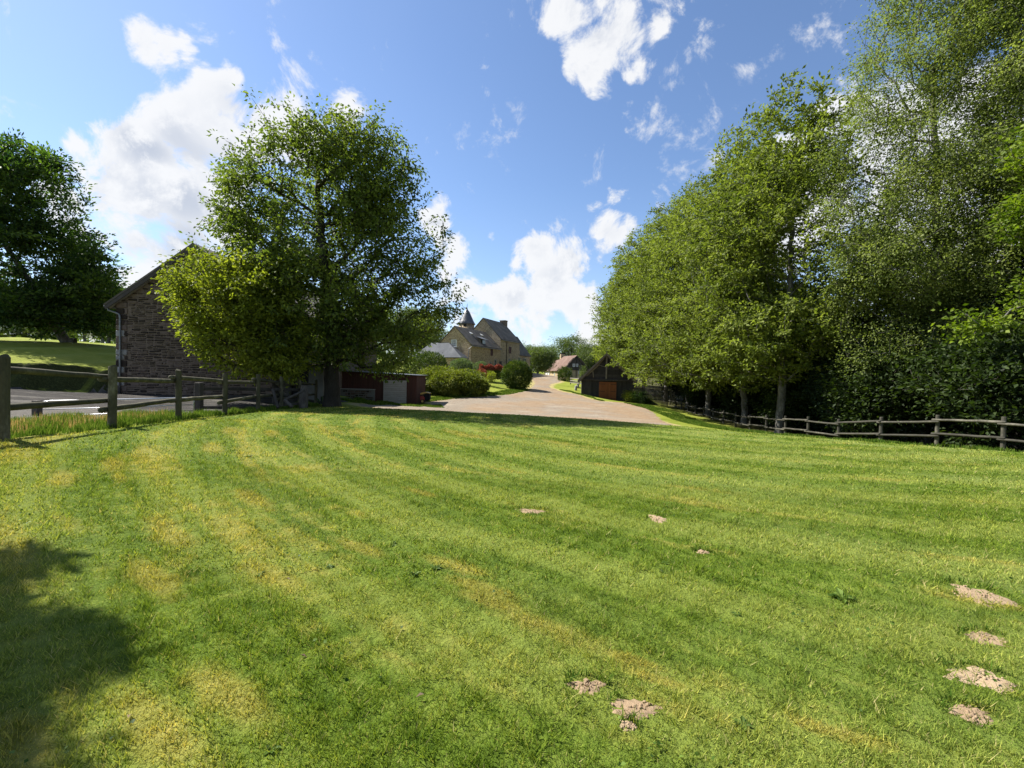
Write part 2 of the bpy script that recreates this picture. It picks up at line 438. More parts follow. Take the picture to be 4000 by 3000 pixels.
M['cone_slate'] = mat_slate('dark_shiny_slates', (.045, .047, .055), (.075, .078, .09), (.13, .13, .14), rough=.32)
M['tile_red'] = mat_slate('red_brown_tiles', (.085, .048, .034), (.13, .078, .056), (.18, .125, .095), rough=.85)
M['barn_tile'] = mat_slate('barn_roof_covering', (.05, .042, .036), (.09, .075, .062), (.16, .14, .12), rough=.85)
M['manor'] = mat_rubble('manor_rubble', [(.15, (.10, .058, .032)), (.45, (.31, .21, .12)), (.8, (.55, .42, .27))], (.40, .29, .17))
M['manor_dull'] = mat_rubble('manor_rubble_grey', [(.15, (.10, .070, .044)), (.45, (.28, .215, .14)), (.8, (.50, .40, .27))], (.34, .27, .18))
M['cottage_stone'] = mat_rubble('cottage_rubble', [(.15, (.28, .18, .09)), (.45, (.42, .30, .16)), (.75, (.52, .40, .24))], (.5, .42, .3))
M['black_wood'] = simple('tarred_boards', (.014, .013, .014), (.034, .032, .033), 3, .75, stretch=(1, 1, .25), c3=(.060, .056, .054), bs=.5, randomize=.3)
M['grey_boards'] = simple('greyed_boards', (.045, .038, .034), (.085, .074, .065), 3, .85, stretch=(1, 1, .25), c3=(.14, .125, .11), bs=.4, randomize=.3)
M['timber'] = simple('silvered_beams', (.10, .088, .070), (.18, .16, .13), 3, .85, c3=(.26, .24, .20), bs=.5)
M['orange'] = simple('stained_orange_boards', (.16, .050, .014), (.22, .070, .020), 3, .7, stretch=(1, 1, .3), c3=(.27, .095, .032), bs=.2, randomize=.15)
M['iron'] = simple('black_iron', (.012, .012, .012), (.03, .027, .025), 10, .6, .5, bs=.3)
M['shed_red'] = simple('oxblood_boards', (.050, .023, .017), (.085, .036, .026), 3, .8, stretch=(1, 1, .25), c3=(.105, .042, .032), bs=.3, randomize=.15)
M['white_board'] = simple('worn_white_boards', (.34, .32, .29), (.46, .44, .40), 5, .7, stretch=(.4, 1, 1), c3=(.55, .53, .49), bs=.3, randomize=.15)
M['white'] = simple('white_paint', (.62, .62, .60), (.74, .74, .72), 6, .5, bs=.15)
M['steel'] = simple('galvanised_tube', (.38, .40, .42), (.58, .60, .62), 9, .32, .9, c3=(.7, .72, .74), bs=.1)
M['zinc'] = simple('zinc_pipe', (.16, .165, .17), (.24, .245, .25), 9, .45, .6, bs=.1)
M['glass'] = simple('dark_window_glass', (.012, .014, .018), (.03, .035, .045), .6, .08, bs=0, spec=.8)
M['oxblood'] = simple('oxblood_shutter', (.045, .010, .009), (.075, .018, .016), 4, .6, bs=.1)
M['mower_red'] = simple('faded_red_plastic', (.30, .045, .040), (.38, .065, .055), 5, .4, bs=.05)
M['mower_yellow'] = simple('faded_yellow_plastic', (.62, .40, .08), (.72, .48, .14), 5, .4, bs=.05)
M['black_cloth'] = simple('black_catcher_fabric', (.010, .010, .011), (.022, .022, .024), 12, .9, bs=.3)
M['rubber'] = simple('tyre_rubber', (.010, .010, .010), (.02, .02, .02), 12, .8, bs=.2)
M['brick'] = simple('chimney_brick', (.12, .085, .06), (.19, .14, .10), 6, .9, c3=(.26, .2, .15), bs=.4)
M['dry_leaf'] = simple('dry_leaf', (.20, .13, .07), (.36, .27, .17), 20, .8, bs=.2)
M['weed'] = mat_leaf('weed_leaves', (.030, .060, .008), (.060, .110, .014), (.12, .18, .03), .3)

# ------------------------------------------------------------------ object helpers
def prop(o, label=None, cat=None, group=None, kind=None):
    if label: o['label'] = label
    if cat: o['category'] = cat
    if group: o['group'] = group
    if kind: o['kind'] = kind
    return o

def thing(name, loc, label, cat, group=None):
    o = bpy.data.objects.new(name, None)
    o.empty_display_size = .3
    o.location = Vector([float(c) for c in loc])
    COL.objects.link(o)
    return prop(o, label, cat, group)

def rootloc(p):
    l = Vector((0, 0, 0))
    while p is not None:
        l = l + Vector(p.location); p = p.parent
    return l

def link(name, me, mat=None, parent=None, loc=None):
    o = bpy.data.objects.new(name, me)
    if mat is not None and not me.materials: me.materials.append(mat)
    if parent is not None:
        o.parent = parent
        o.location = Vector([float(c) for c in loc]) - rootloc(parent) if loc is not None else Vector((0, 0, 0))
    elif loc is not None: o.location = Vector([float(c) for c in loc])
    COL.objects.link(o)
    return o

class MB:
    def __init__(s): s.v = []; s.f = []; s.var = []
    def add(s, vs, fs, var=0.0):
        o = len(s.v)
        s.v += [tuple(float(c) for c in p) for p in vs]
        s.f += [tuple(i + o for i in f) for f in fs]
        s.var += [var] * len(fs)
        return s
    def box(s, c, sz, R=None, var=0.0, taper=1.0):
        x, y, z = [q / 2 for q in sz]
        vs = [Vector((a * x * (taper if cc > 0 else 1), b * y * (taper if cc > 0 else 1), cc * z)) for cc in (-1, 1) for b in (-1, 1) for a in (-1, 1)]
        if R is not None: vs = [R @ v for v in vs]
        c = Vector([float(q) for q in c])
        return s.add([v + c for v in vs], [(0, 2, 3, 1), (4, 5, 7, 6), (0, 1, 5, 4), (2, 6, 7, 3), (0, 4, 6, 2), (1, 3, 7, 5)], var)
    def beam(s, a, b, wd, ht, up=(0, 0, 1)):
        a, b = Vector([float(q) for q in a]), Vector([float(q) for q in b])
        d = (b - a); L = d.length; d.normalize()
        u = Vector(up); sd = d.cross(u)
        if sd.length < 1e-4: sd = d.cross(Vector((1, 0, 0)))
        sd.normalize(); u = sd.cross(d)
        R = Matrix((d, sd, u)).transposed()
        return s.box((a + b) / 2, (L, wd, ht), R)
    def tube(s, pts, r, n=8, cap=True, closed=False):
        pts = [Vector([float(q) for q in p]) for p in pts]
        rr = r if hasattr(r, '__len__') else [r] * len(pts)
        rings = []; prev = None
        for i, p in enumerate(pts):
            a, b = pts[max(i - 1, 0)], pts[min(i + 1, len(pts) - 1)]
            d = (b - a).normalized()
            if prev is None:
                sd = d.cross(Vector((0, 0, 1)))
                if sd.length < .05: sd = d.cross(Vector((0, 1, 0)))
            else:
                sd = prev - d * prev.dot(d)
            sd.normalize(); prev = sd
            u = d.cross(sd)
            rings.append([p + (sd * math.cos(t) + u * math.sin(t)) * rr[i] for t in [2 * math.pi * k / n for k in range(n)]])
        vs = [v for r_ in rings for v in r_]
        fs = []
        for i in range(len(rings) - 1):
            for k in range(n):
                k2 = (k + 1) % n
                fs.append((i * n + k, i * n + k2, (i + 1) * n + k2, (i + 1) * n + k))
        if cap:
            fs.append(tuple(reversed(range(n)))); fs.append(tuple((len(rings) - 1) * n + k for k in range(n)))
        return s.add(vs, fs)
    def prism(s, poly, vec):
        """closed outline in space pushed along vec"""
        poly = [Vector([float(q) for q in p]) for p in poly]; vec = Vector([float(q) for q in vec])
        n = len(poly)
        vs = poly + [p + vec for p in poly]
        fs = [tuple(reversed(range(n))), tuple(range(n, 2 * n))] + [(i, (i + 1) % n, (i + 1) % n + n, i + n) for i in range(n)]
        return s.add(vs, fs)
    def lathe(s, c, prof, n=20):
        c = Vector([float(q) for q in c])
        vs = []; fs = []
        for r, z in prof:
            for k in range(n):
                t = 2 * math.pi * k / n
                vs.append(c + Vector((r * math.cos(t), r * math.sin(t), z)))
        for i in range(len(prof) - 1):
            for k in range(n):
                k2 = (k + 1) % n
                fs.append((i * n + k, i * n + k2, (i + 1) * n + k2, (i + 1) * n + k))
        fs.append(tuple(reversed(range(n)))); fs.append(tuple((len(prof) - 1) * n + k for k in range(n)))
        return s.add(vs, fs)
    def build(s, name, mat, parent=None, smooth=False, bevel=0.0):
        me = bpy.data.meshes.new(name)
        L = rootloc(parent)
        me.from_pydata([(v[0] - L[0], v[1] - L[1], v[2] - L[2]) for v in s.v], [], s.f)
        a = me.attributes.new('var', 'FLOAT', 'FACE')
        a.data.foreach_set('value', s.var)
        bm = bmesh.new(); bm.from_mesh(me)
        bmesh.ops.recalc_face_normals(bm, faces=bm.faces)
        if bevel: bmesh.ops.bevel(bm, geom=bm.edges[:], offset=bevel, segments=1, affect='EDGES')
        bm.to_mesh(me); bm.free()
        if smooth: me.shade_smooth()
        return link(name, me, mat, parent)

def fastmesh(name, V, T, var=None, quads=False):
    """numpy triangles to a mesh, one 'var' value per face"""
    me = bpy.data.meshes.new(name)
    V = np.ascontiguousarray(V, dtype=np.float32); T = np.ascontiguousarray(T, dtype=np.int32)
    n = T.shape[1]
    me.vertices.add(len(V)); me.vertices.foreach_set('co', V.ravel())
    me.loops.add(T.size); me.loops.foreach_set('vertex_index', T.ravel())
    me.polygons.add(len(T)); me.polygons.foreach_set('loop_start', np.arange(0, T.size, n, dtype=np.int32))
    me.update(calc_edges=True)
    if var is not None:
        a = me.attributes.new('var', 'FLOAT', 'FACE')
        a.data.foreach_set('value', np.ascontiguousarray(var, dtype=np.float32))
    return me

# ------------------------------------------------------------------ the lie of the land
CP = []
def cp(px, py, d): CP.append(at(px, py, d))
for q in [(20, 1715, 6.9), (440, 1665, 9.3), (697, 1632, 11.7), (878, 1615, 14.1), (1008, 1600, 16), (1100, 1593, 18.2), (1170, 1589, 19.8), (1233, 1580, 22),
          (50, 1600, 13), (300, 1622, 13), (600, 1602, 15.5), (600, 1560, 20), (100, 1538, 19), (455, 1540, 23), (1060, 1532, 23), (1295, 1588, 21.5),
          (1330, 1593, 21), (1700, 1606, 21), (2000, 1622, 20), (2300, 1640, 18.6), (2600, 1662, 17), (3100, 1708, 15), (3700, 1752, 13.2), (4100, 1780, 12.5),
          (1500, 1587, 28), (1627, 1577, 33), (1350, 1575, 33), (2000, 1615, 29), (2000, 1570, 35), (2000, 1545, 42), (2400, 1600, 36), (2400, 1563, 50), (2272, 1537, 50), (2600, 1650, 27), (2600, 1600, 40),
          (3925, 1760, 14.4), (3665, 1742, 16.6), (3280, 1727, 21.7), (2932, 1684, 29.7), (2828, 1660, 33.5), (2717, 1625, 38.7), (2617, 1594, 44.9),
          (1750, 1540, 40), (1900, 1540, 40), (1700, 1478, 50), (2000, 1512, 51), (2070, 1500, 58), (2130, 1490, 70), (2130, 1476, 100), (2240, 1502, 65),
          (290, 1385, 32), (0, 1395, 30), (400, 1342, 60), (0, 1340, 60)]: cp(*q)
CP += [np.array(q, float) for q in [(0, 0, 0), (-3, 3, .05), (3, 3, 0), (0, 6, -.02), (-4, 10, .02), (5, 9, -.06), (0, 13, -.1), (11, 6, -.1), (-9, 0, .55), (10, -8, -.1), (-10, -12, .4),
                                   (-6.4, 66, 2.2), (-2, 75, 2.3), (3.7, 87, 2.3), (-14, 68, 2.4), (12.5, 105, 1.1), (9, 118, 1.2), (22, 105, 1.0), (40, 40, -2.2), (40, 15, -1.6), (40, -5, -.8), (-30, 2, .8), (-30, -30, 0), (30, -30, 0),
                                   (-70, 60, 5.5), (60, 100, 0), (-40, 150, 6), (0, 180, 2.5), (60, 180, 3), (-22, 45, 3.0), (-14, 45, .8), (-12, 30, .1), (-21, 22, .15), (-15, 26, .05)]]
CP = np.array(CP)
def _k(r): return r
P2 = CP[:, :2]
n_ = len(CP)
Kd = np.linalg.norm(P2[:, None] - P2[None], axis=2)
A_ = np.zeros((n_ + 3, n_ + 3))
A_[:n_, :n_] = -Kd + np.eye(n_) * .5
A_[:n_, n_] = 1; A_[:n_, n_ + 1:] = P2; A_[n_, :n_] = 1; A_[n_ + 1:, :n_] = P2.T
sol = np.linalg.solve(A_, np.r_[CP[:, 2], 0, 0, 0])
def sstep(x, a, b):
    t = np.clip((x - a) / (b - a), 0, 1); return t * t * (3 - 2 * t)
def H(x, y):
    x = np.asarray(x, float); y = np.asarray(y, float)
    sh = x.shape; xf, yf = x.ravel(), y.ravel()
    out = np.empty(len(xf))
    for i in range(0, len(xf), 20000):
        a, b = xf[i:i + 20000], yf[i:i + 20000]
        d = np.sqrt((a[:, None] - P2[None, :, 0]) ** 2 + (b[:, None] - P2[None, :, 1]) ** 2 + .35)
        out[i:i + 20000] = (-d) @ sol[:n_] + sol[n_] + a * sol[n_ + 1] + b * sol[n_ + 2]
    R = np.hypot(xf, yf)
    t = sstep(R, 130, 260)
    out = out * (1 - t) + (3.5 + 2.5 * np.sin(xf * .013) + 2 * np.sin(yf * .011 + 1)) * t
    # the cut bank left of the stone barn
    ln = (yf - (15 + (xf + 30) * .886)) * .75 + .12 * np.sin(xf * 2.3) + .05 * np.sin(xf * 7.1)
    left = sstep(xf, -21.25, -21.6)
    bank = left * np.clip(ln / .75, 0, 1) * sstep(yf, 46, 26) * (1.25 + .06 * np.sin(xf * 2.1))
    out += bank
    return out.reshape(sh)
def ground(px, py, near=2.0, far=160.0):
    """where the line of sight of that pixel meets the ground"""
    d = ray(px, py)
    ts = np.geomspace(near, far, 500)
    P = EYE[None] + d[None] * ts[:, None]
    h = H(P[:, 0], P[:, 1])
    i = np.argmax(P[:, 2] < h)
    if P[i, 2] >= h[i]: i = len(ts) - 1
    return np.array([P[i, 0], P[i, 1], h[i]])
def gz(x, y): return float(H(np.array([x]), np.array([y]))[0])

def sdist(poly, X, Y):
    """signed distance to a closed outline, positive inside"""
    poly = np.array(poly, float)[:, :2]
    x, y = X.ravel(), Y.ravel()
    best = np.full(len(x), 1e9); ins = np.zeros(len(x), bool)
    for i in range(len(poly)):
        a, b = poly[i], poly[(i + 1) % len(poly)]
        e = b - a
        t = np.clip(((x - a[0]) * e[0] + (y - a[1]) * e[1]) / (e @ e + 1e-9), 0, 1)
        best = np.minimum(best, np.hypot(x - a[0] - t * e[0], y - a[1] - t * e[1]))
        c = ((a[1] > y) != (b[1] > y))
        with np.errstate(divide='ignore', invalid='ignore'):
            xi = (b[0] - a[0]) * (y - a[1]) / (b[1] - a[1] + 1e-12) + a[0]
        ins ^= c & (x < xi)
    return np.where(ins, best, -best).reshape(X.shape)

DRIVE = [ground(*q)[:2] for q in [(1640, 1584), (1700, 1567), (1800, 1555), (1900, 1550), (2000, 1538), (2060, 1524), (2085, 1510), (2092, 1497)]] + \
        [(3.3, 78), (4.5, 100), (6, 118), (8, 118), (7.6, 100), (10.5, 92), (10.5, 84)] + \
        [ground(*q)[:2] for q in [(2185, 1492), (2150, 1499), (2143, 1512), (2190, 1528), (2250, 1540), (2300, 1556), (2350, 1568), (2450, 1572), (2530, 1597), (2560, 1618), (2590, 1645)]] + \
        [(9.6, 26), (7.4, 21), (-6, 23), (-9, 25), (-9, 29), (-8.6, 31.5)]
YARD = [(-10.2, 27), (-10.1, 20), (-9.9, 14), (-10.6, 10.5), (-16, 9.5), (-30, 8), (-30, 14.7), (-21.6, 22.1), (-21.2, 24), (-12.5, 24), (-11, 30)]
LAWN = [(-7.75, -6), (-7.95, 5), (-8.2, 9), (-8.6, 12), (-8.9, 16), (-9.0, 19), (-8.6, 21.3)] + [tuple(at(*q)[:2]) for q in
        [(1330, 1593, 22), (1700, 1606, 22), (2000, 1622, 20.8), (2300, 1640, 19.2), (2600, 1662, 17.4), (2850, 1685, 16.3), (3100, 1708, 15.3), (3400, 1730, 14.3), (3700, 1752, 13.5), (4100, 1780, 12.8)]] + [(22, 11.5), (22, -6)]

def sheet(name, xs, ys, hfun, mat, keep=None, attr=None):
    X, Y = np.meshgrid(xs, ys)
    Z = hfun(X, Y)
    nx, ny = len(xs), len(ys)
    V = np.stack([X, Y, Z], -1).reshape(-1, 3)
    I = np.arange(nx * ny).reshape(ny, nx)
    Q = np.stack([I[:-1, :-1], I[:-1, 1:], I[1:, 1:], I[1:, :-1]], -1).reshape(-1, 4)
    if keep is not None:
        kp = keep(X, Y).ravel()
        Q = Q[kp[Q].any(axis=1)]
        used = np.unique(Q); mp = np.zeros(nx * ny, int); mp[used] = np.arange(len(used))
        V = V[used]; Q = mp[Q]
    me = fastmesh(name, V, Q)
    me.shade_smooth()
    if attr:
        a = me.attributes.new(attr[0], 'FLOAT', 'POINT')
        vals = attr[1](X, Y).ravel()
        if keep is not None: vals = vals[used]
        a.data.foreach_set('value', vals.astype(np.float32))
    o = link(name, me, mat)
    prop(o, kind='structure')
    return o

def gaxis(lo, hi, step, far):
    c = np.arange(lo, hi + 1e-6, step)
    g_ = []; x = step
    p = 0
    while p < far: x *= 1.25; p += x; g_.append(p)
    g_ = np.array(g_)
    return np.r_[lo - g_[::-1], c, hi + g_]

def nz(x, y, s, seed=0.0):
    return (np.sin(x * s + 1.3 + seed) * np.cos(y * s * 1.13 + .7 * seed) + .5 * np.sin(x * s * 2.3 + y * s * 1.7 + seed * 2) + .25 * np.sin(x * s * 5.1 - y * s * 4.3)) / 1.75

def hG(X, Y):
    z = H(X, Y) - .05
    dl = sdist(LAWN, X, Y); dd = np.maximum(sdist(DRIVE, X, Y), sdist(YARD, X, Y))
    z = z - .25 * sstep(dl, .35, .9) - .25 * sstep(dd, .25, .8)
    return z + .012 * nz(X, Y, 2.2)
def verge(X, Y):
    d = sdist(DRIVE, X, Y)
    return sstep(d, -1.3, -.1) * (1 - .75 * sstep(X, 9.5, 12))
fine = lambda ax, lo, hi: np.unique(np.round(np.r_[ax, np.arange(lo, hi, .125)], 4))
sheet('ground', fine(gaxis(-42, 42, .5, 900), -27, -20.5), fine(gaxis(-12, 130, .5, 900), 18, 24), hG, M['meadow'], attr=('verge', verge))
def hD(poly):
    def f(X, Y):
        d = sdist(poly, X, Y) + .25 * nz(X, Y, 1.9) + .1 * nz(X, Y, 6)
        return H(X, Y) - .04 + np.clip(d * .12, -.2, .02) + .008 * nz(X, Y, 3.1)
    return f
sheet('gravel_drive', np.arange(-12, 18, .3), np.arange(17, 122, .3), hD(DRIVE), M['gravel'], keep=lambda X, Y: sdist(DRIVE, X, Y) > -.9)
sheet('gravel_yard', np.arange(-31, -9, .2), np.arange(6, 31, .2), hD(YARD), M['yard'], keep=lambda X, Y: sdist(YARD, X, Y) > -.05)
def hL(X, Y):
    d = sdist(LAWN, X, Y) + .06 * nz(X, Y, 2.7)
    return H(X, Y) + np.clip(d * .9, -.32, .03) + .012 * nz(X, Y, 1.6) + .006 * nz(X, Y, 5.3)
sheet('lawn', np.arange(-9.6, 22, .15), np.arange(-6, 23.5, .15), hL, M['lawn'], keep=lambda X, Y: sdist(LAWN, X, Y) > -.4)

# ------------------------------------------------------------------ grass
SOIL = [(2290, 2712, 74, 34), (2480, 2790, 100, 46), (2452, 2862, 34, 22), (3830, 2352, 92, 26), (3855, 2520, 78, 20), (3825, 2680, 118, 34), (3790, 2830, 84, 22), (2078, 2006, 60, 11), (2567, 2045, 34, 12), (2745, 2168, 24, 7), (2080, 2920, 0, 0)]
SOIL = SOIL[:-1]
SOILW = []
for px, py, rx, ry in SOIL:
    c = ground(px, py); e = ground(px + rx, py); f_ = ground(px, py + ry)
    SOILW.append((c, np.linalg.norm(e[:2] - c[:2]), np.linalg.norm(f_[:2] - c[:2])))

def scatter_blades(name, P, hgt, wid, lean, mat, label=None, cat=None, kind='stuff', lo=0.0, var=None, seg=1):
    n = len(P)
    th = rs.uniform(0, 2 * np.pi, n); ph = rs.uniform(0, 2 * np.pi, n)
    sd = np.stack([np.cos(th), np.sin(th), np.zeros(n)], 1) * (wid / 2)[:, None]
    tip = P + np.stack([np.cos(ph) * lean, np.sin(ph) * lean, hgt], 1)
    B = P.copy(); B[:, 2] -= lo
    if var is None: var = rs.uniform(0, 1, n)
    if seg == 1:
        V = np.stack([B - sd, B + sd, tip], 1).reshape(-1, 3)
        T = np.arange(3 * n).reshape(-1, 3)
        me = fastmesh(name, V, T, var)
    else:
        mid = P + np.stack([np.cos(ph) * lean * .35, np.sin(ph) * lean * .35, hgt * .6], 1)
        V = np.stack([B - sd, B + sd, mid + sd * .7, mid - sd * .7, tip], 1).reshape(-1, 3)
        o = np.arange(n)[:, None] * 5
        T = np.concatenate([o + [0, 1, 2], o + [0, 2, 3], o + [3, 2, 4]], 1).reshape(-1, 3)
        me = fastmesh(name, V, T, np.repeat(var, 3))
    o = link(name, me, mat)
    prop(o, label, cat, kind=kind)
    return o

def lawn_points(n, y0, y1):
    y = np.sqrt(rs.uniform(y0 ** 2, y1 ** 2, n)) if y1 > 4 else rs.uniform(y0, y1, n)
    x = rs.uniform(-1.26, 1.26, n) * (y + .3)
    ok = sdist(LAWN, x[:, None], y[:, None])[:, 0] > .05
    x, y = x[ok], y[ok]
    for c, a, b in SOILW:
        q = ((x - c[0]) / (a * .95)) ** 2 + ((y - c[1]) / (b * .9)) ** 2
        k = (q > .8 + .5 * nz(x, y, 14)) | (rs.uniform(0, 1, len(x)) < .14)
        x, y = x[k], y[k]
    P = np.stack([x, y, hL(x[:, None], y[:, None])[:, 0]], 1)
    return P
parts = []
for n, y0, y1, h0, w0 in [(125000, 1.35, 3.2, .034, .0056), (165000, 3.2, 6.5, .034, .0095), (130000, 6.5, 12, .034, .018), (80000, 12, 22, .034, .034)]:
    P = lawn_points(n, y0, y1)
    clump = .72 + .55 * nz(P[:, 0], P[:, 1], 13.0, 2) + .4 * nz(P[:, 0], P[:, 1], 31.0, 1) + .25 * nz(P[:, 0], P[:, 1], 3.1, 5)
    hh = h0 * np.clip(clump, .25, 1.9) * rs.uniform(.6, 1.4, len(P))
    parts.append((P, hh, w0 * rs.uniform(.7, 1.3, len(P)), hh * rs.uniform(.3, 1.5, len(P))))
P, hh, ww, ll = [np.concatenate([q[i] for q in parts]) for i in range(4)]
scatter_blades('grass', P, hh, ww, ll, M['blades'], 'short mown grass blades covering the whole lawn', 'grass', lo=.01)
# ------------------------------------------------------------------ bare soil patches in the lawn
SOIL_LABELS = ['crumbly bare soil patch in the near lawn, left of the largest one', 'largest crumbly bare soil patch at the bottom of the lawn', 'small bare soil patch just below the largest one',
               'pale flat bare soil patch, farthest up of those at the right edge of the lawn', 'narrow bare soil streak, second from the top at the right edge of the lawn', 'wide stony bare soil patch, third from the top at the right edge of the lawn',
               'bare soil patch nearest the lower right corner of the lawn', 'long thin bare soil streak in the middle of the lawn', 'small pale bare soil patch right of the long streak in mid lawn', 'tiny faint bare soil spot in the middle right of the lawn']
for i, (c, a, b) in enumerate(SOILW):
    n = 30; vs = []; fs = []
    rings = [0, .3, .6, .85, 1.0, 1.15]
    for ri, q in enumerate(rings):
        for k in range(n):
            t = 2 * math.pi * k / n
            e = 1 + .16 * math.sin(3 * t + i) + .12 * math.sin(5 * t + 2 * i) + .08 * math.sin(9 * t + i)
            x, y = c[0] + a * q * e * math.cos(t), c[1] + b * q * e * math.sin(t)
            vs.append((x, y))
    V = np.array(vs)
    z = hL(V[:, :1], V[:, 1:])[:, 0] + np.repeat([.007, .006, .004, .001, -.004, -.03], n) + rs.normal(0, .005, len(V)) * np.repeat([1, 1, 1, 1, .6, 0], n)
    mb = MB()
    fs = [tuple(range(n))] + [(r * n + k, r * n + (k + 1) % n, (r + 1) * n + (k + 1) % n, (r + 1) * n + k) for r in range(len(rings) - 1) for k in range(n)]
    vv = np.c_[V, z]
    # a proper centre instead of a collapsed ring
    mb.add([tuple(p) for p in vv[n:]], [tuple(range(n))] + [(r * n + k, r * n + (k + 1) % n, (r + 1) * n + (k + 1) % n, (r + 1) * n + k) for r in range(len(rings) - 2) for k in range(n)])
    for _ in range(34):
        t = rnd.uniform(0, 6.28); q = rnd.uniform(0, .9)
        x, y = c[0] + a * q * math.cos(t), c[1] + b * q * math.sin(t)
        s_ = rnd.uniform(.004, .012)
        mb.box((x, y, float(hL(np.array([[x]]), np.array([[y]]))[0, 0]) + .006 * (1 - q) + s_ * .2), (s_, s_ * 1.2, s_ * .8), Euler((rnd.uniform(0, 3), rnd.uniform(0, 3), 0)).to_matrix())
    o = mb.build('soil_patch', M['soil'], smooth=True)
    prop(o, SOIL_LABELS[i], 'soil patch', 'bare soil patches in the lawn')

# weed rosettes and dead leaves
WEED_AT = [(1010, 2268, .11, 'pale leafy weed rosette in the yellow patch at lower left of the lawn'), (1535, 2140, .09, 'dark weed rosette in the central lawn, highest of its cluster'), (1620, 2262, .11, 'dark spreading weed left of the yellow streak'),
           (1700, 2245, .12, 'dark spreading weed just right of another one beside the yellow streak'), (1985, 2250, .08, 'small weed just right of the long yellow streak'), (2600, 2215, .08, 'dark weed in the right middle of the lawn, upper one'), (2590, 2225 + 30, .07, 'dark weed in the right middle of the lawn, lower one'),
           (2880, 2425, .08, 'star shaped dark weed alone in the right half of the lawn'), (3290, 2355, .20, 'broad pale leafy weed clump in the right half of the lawn'), (2900, 2870, .16, 'large pale weed at the bottom right of the soil patches'), (1290, 2230, .08, 'flat dark weed in lower left centre of the lawn'),
           (970, 1795, .16, 'dark weed in the far left part of the lawn'), (1060, 2970, .12, 'tall dark weed at the very bottom edge of the lawn')]
for px, py, r, lab in WEED_AT:
    r *= .62 if py < 2700 else .36
    c = ground(px, py); c[2] = float(hL(c[None, :1], c[None, 1:2])[0, 0])
    mb = MB()
    for k in range(rnd.randint(12, 18)):
        t = rnd.uniform(0, 6.28); L = r * rnd.uniform(.5, 1.1); wd = L * rnd.uniform(.14, .22); up = rnd.uniform(.15, .7)
        d = Vector((math.cos(t), math.sin(t), up)).normalized(); sd = Vector((-math.sin(t), math.cos(t), 0)) * wd
        b0 = Vector(c); m1 = b0 + d * L * .5; tip = b0 + d * L * .95 - Vector((0, 0, L * .22))
        mb.add([b0, m1 - sd, tip, m1 + sd, m1 - Vector((0, 0, wd * .5))], [(0, 1, 4), (1, 2, 4), (2, 3, 4), (3, 0, 4)], rnd.random())
    o = mb.build('weed', M['weed']); prop(o, lab, 'weed')
for px, py, lab in [(1125, 2290, 'curled brown dead leaf in the lower left lawn'), (1185, 2105 + 495, 'pale dead leaf lying below the shadow in lower left lawn'), (1640, 2755, 'small pale dead leaf at the bottom of the lawn, left of the soil patches'), (505, 2840, 'white petal like leaf near the bottom left corner of the lawn'), (3260, 1985, 'dry leaf scrap in the right far lawn')]:
    c = ground(px, py); c[2] += .045
    mb = MB(); t = rnd.uniform(0, 6.28); L = .02
    d = Vector((math.cos(t), math.sin(t), .3)); sd = Vector((-math.sin(t), math.cos(t), .2)) * .4
    b0 = Vector(c)
    mb.add([b0 - d * L, b0 + sd * L + Vector((0, 0, .01)), b0 + d * L, b0 - sd * L + Vector((0, 0, .01)), b0], [(0, 1, 4), (1, 2, 4), (2, 3, 4), (3, 0, 4)])
    o = mb.build('dead_leaf', M['dry_leaf']); prop(o, lab, 'leaf')

# ------------------------------------------------------------------ round timber post and rail fences
def wobble_tube(name, a, b, r0, r1, mat, root, n=8, k=7, amp=.008, var=0.0, roundend=True):
    a, b = Vector([float(q) for q in a]), Vector([float(q) for q in b])
    pts, rr = [], []
    for i in range(k):
        t = i / (k - 1)
        pts.append(a.lerp(b, t) + Vector((rnd.uniform(-amp, amp), rnd.uniform(-amp, amp), rnd.uniform(-amp, amp))))
        rr.append((r0 + (r1 - r0) * t) * rnd.uniform(.95, 1.05))
    if roundend:
        d = (b - a).normalized()
        pts = [a - d * r0 * .35] + pts + [b + d * r1 * .35]; rr = [r0 * .55] + rr + [r1 * .55]
    mb = MB(); mb.tube(pts, rr, n); mb.var = [var] * len(mb.f)
    return mb.build(name, mat, root, smooth=True)

f1 = thing('post_and_rail_fence', (-8.2, 5, gz(-8.2, 5)), 'round timber post and rail fence running away along the left edge of the lawn', 'fence')
LP = [(-8.0, 4.45, None)] + [(px, py, d) for px, py, d in [(12, 1715, 6.9), (438, 1665, 9.3), (697, 1632, 11.7), (878, 1615, 14.1), (1008, 1600, 15.9), (1099, 1593, 18.1), (1170, 1589, 19.8), (1233, 1580, 22)]]
TOPS = [None, 1393, 1430, 1446, 1460, 1462, 1473, 1478, 1484]
posts = []
for i, q in enumerate(LP):
    if q[2] is None: P = np.array([q[0], q[1], gz(q[0], q[1])]); top = P[2] + 1.34
    else: P = at(*q); top = at(q[0], TOPS[i], q[2])[2]
    P[2] = gz(P[0], P[1])
    r = .078 if i < 3 else .072
    posts.append((P, top, r))
    mb = MB(); mb.tube([P - np.array([0, 0, .3]), P + np.array([0, 0, .3]), (P[0] + rnd.uniform(-.01, .01), P[1], P[2] + .8), (P[0] + rnd.uniform(-.015, .015), P[1], top - .012), (P[0], P[1], top)], [r * 1.02, r, r * .99, r * .97, r * .86], 14)
    mb.build('post', M['post'], f1, smooth=False)
RZ = [(-.10, .48), (-.15, -.86), (-.12, -.87), (-.13, -.84), (-.13, -.80), (-.14, -.78), (-.13, -.75), (-.14, -.70)]
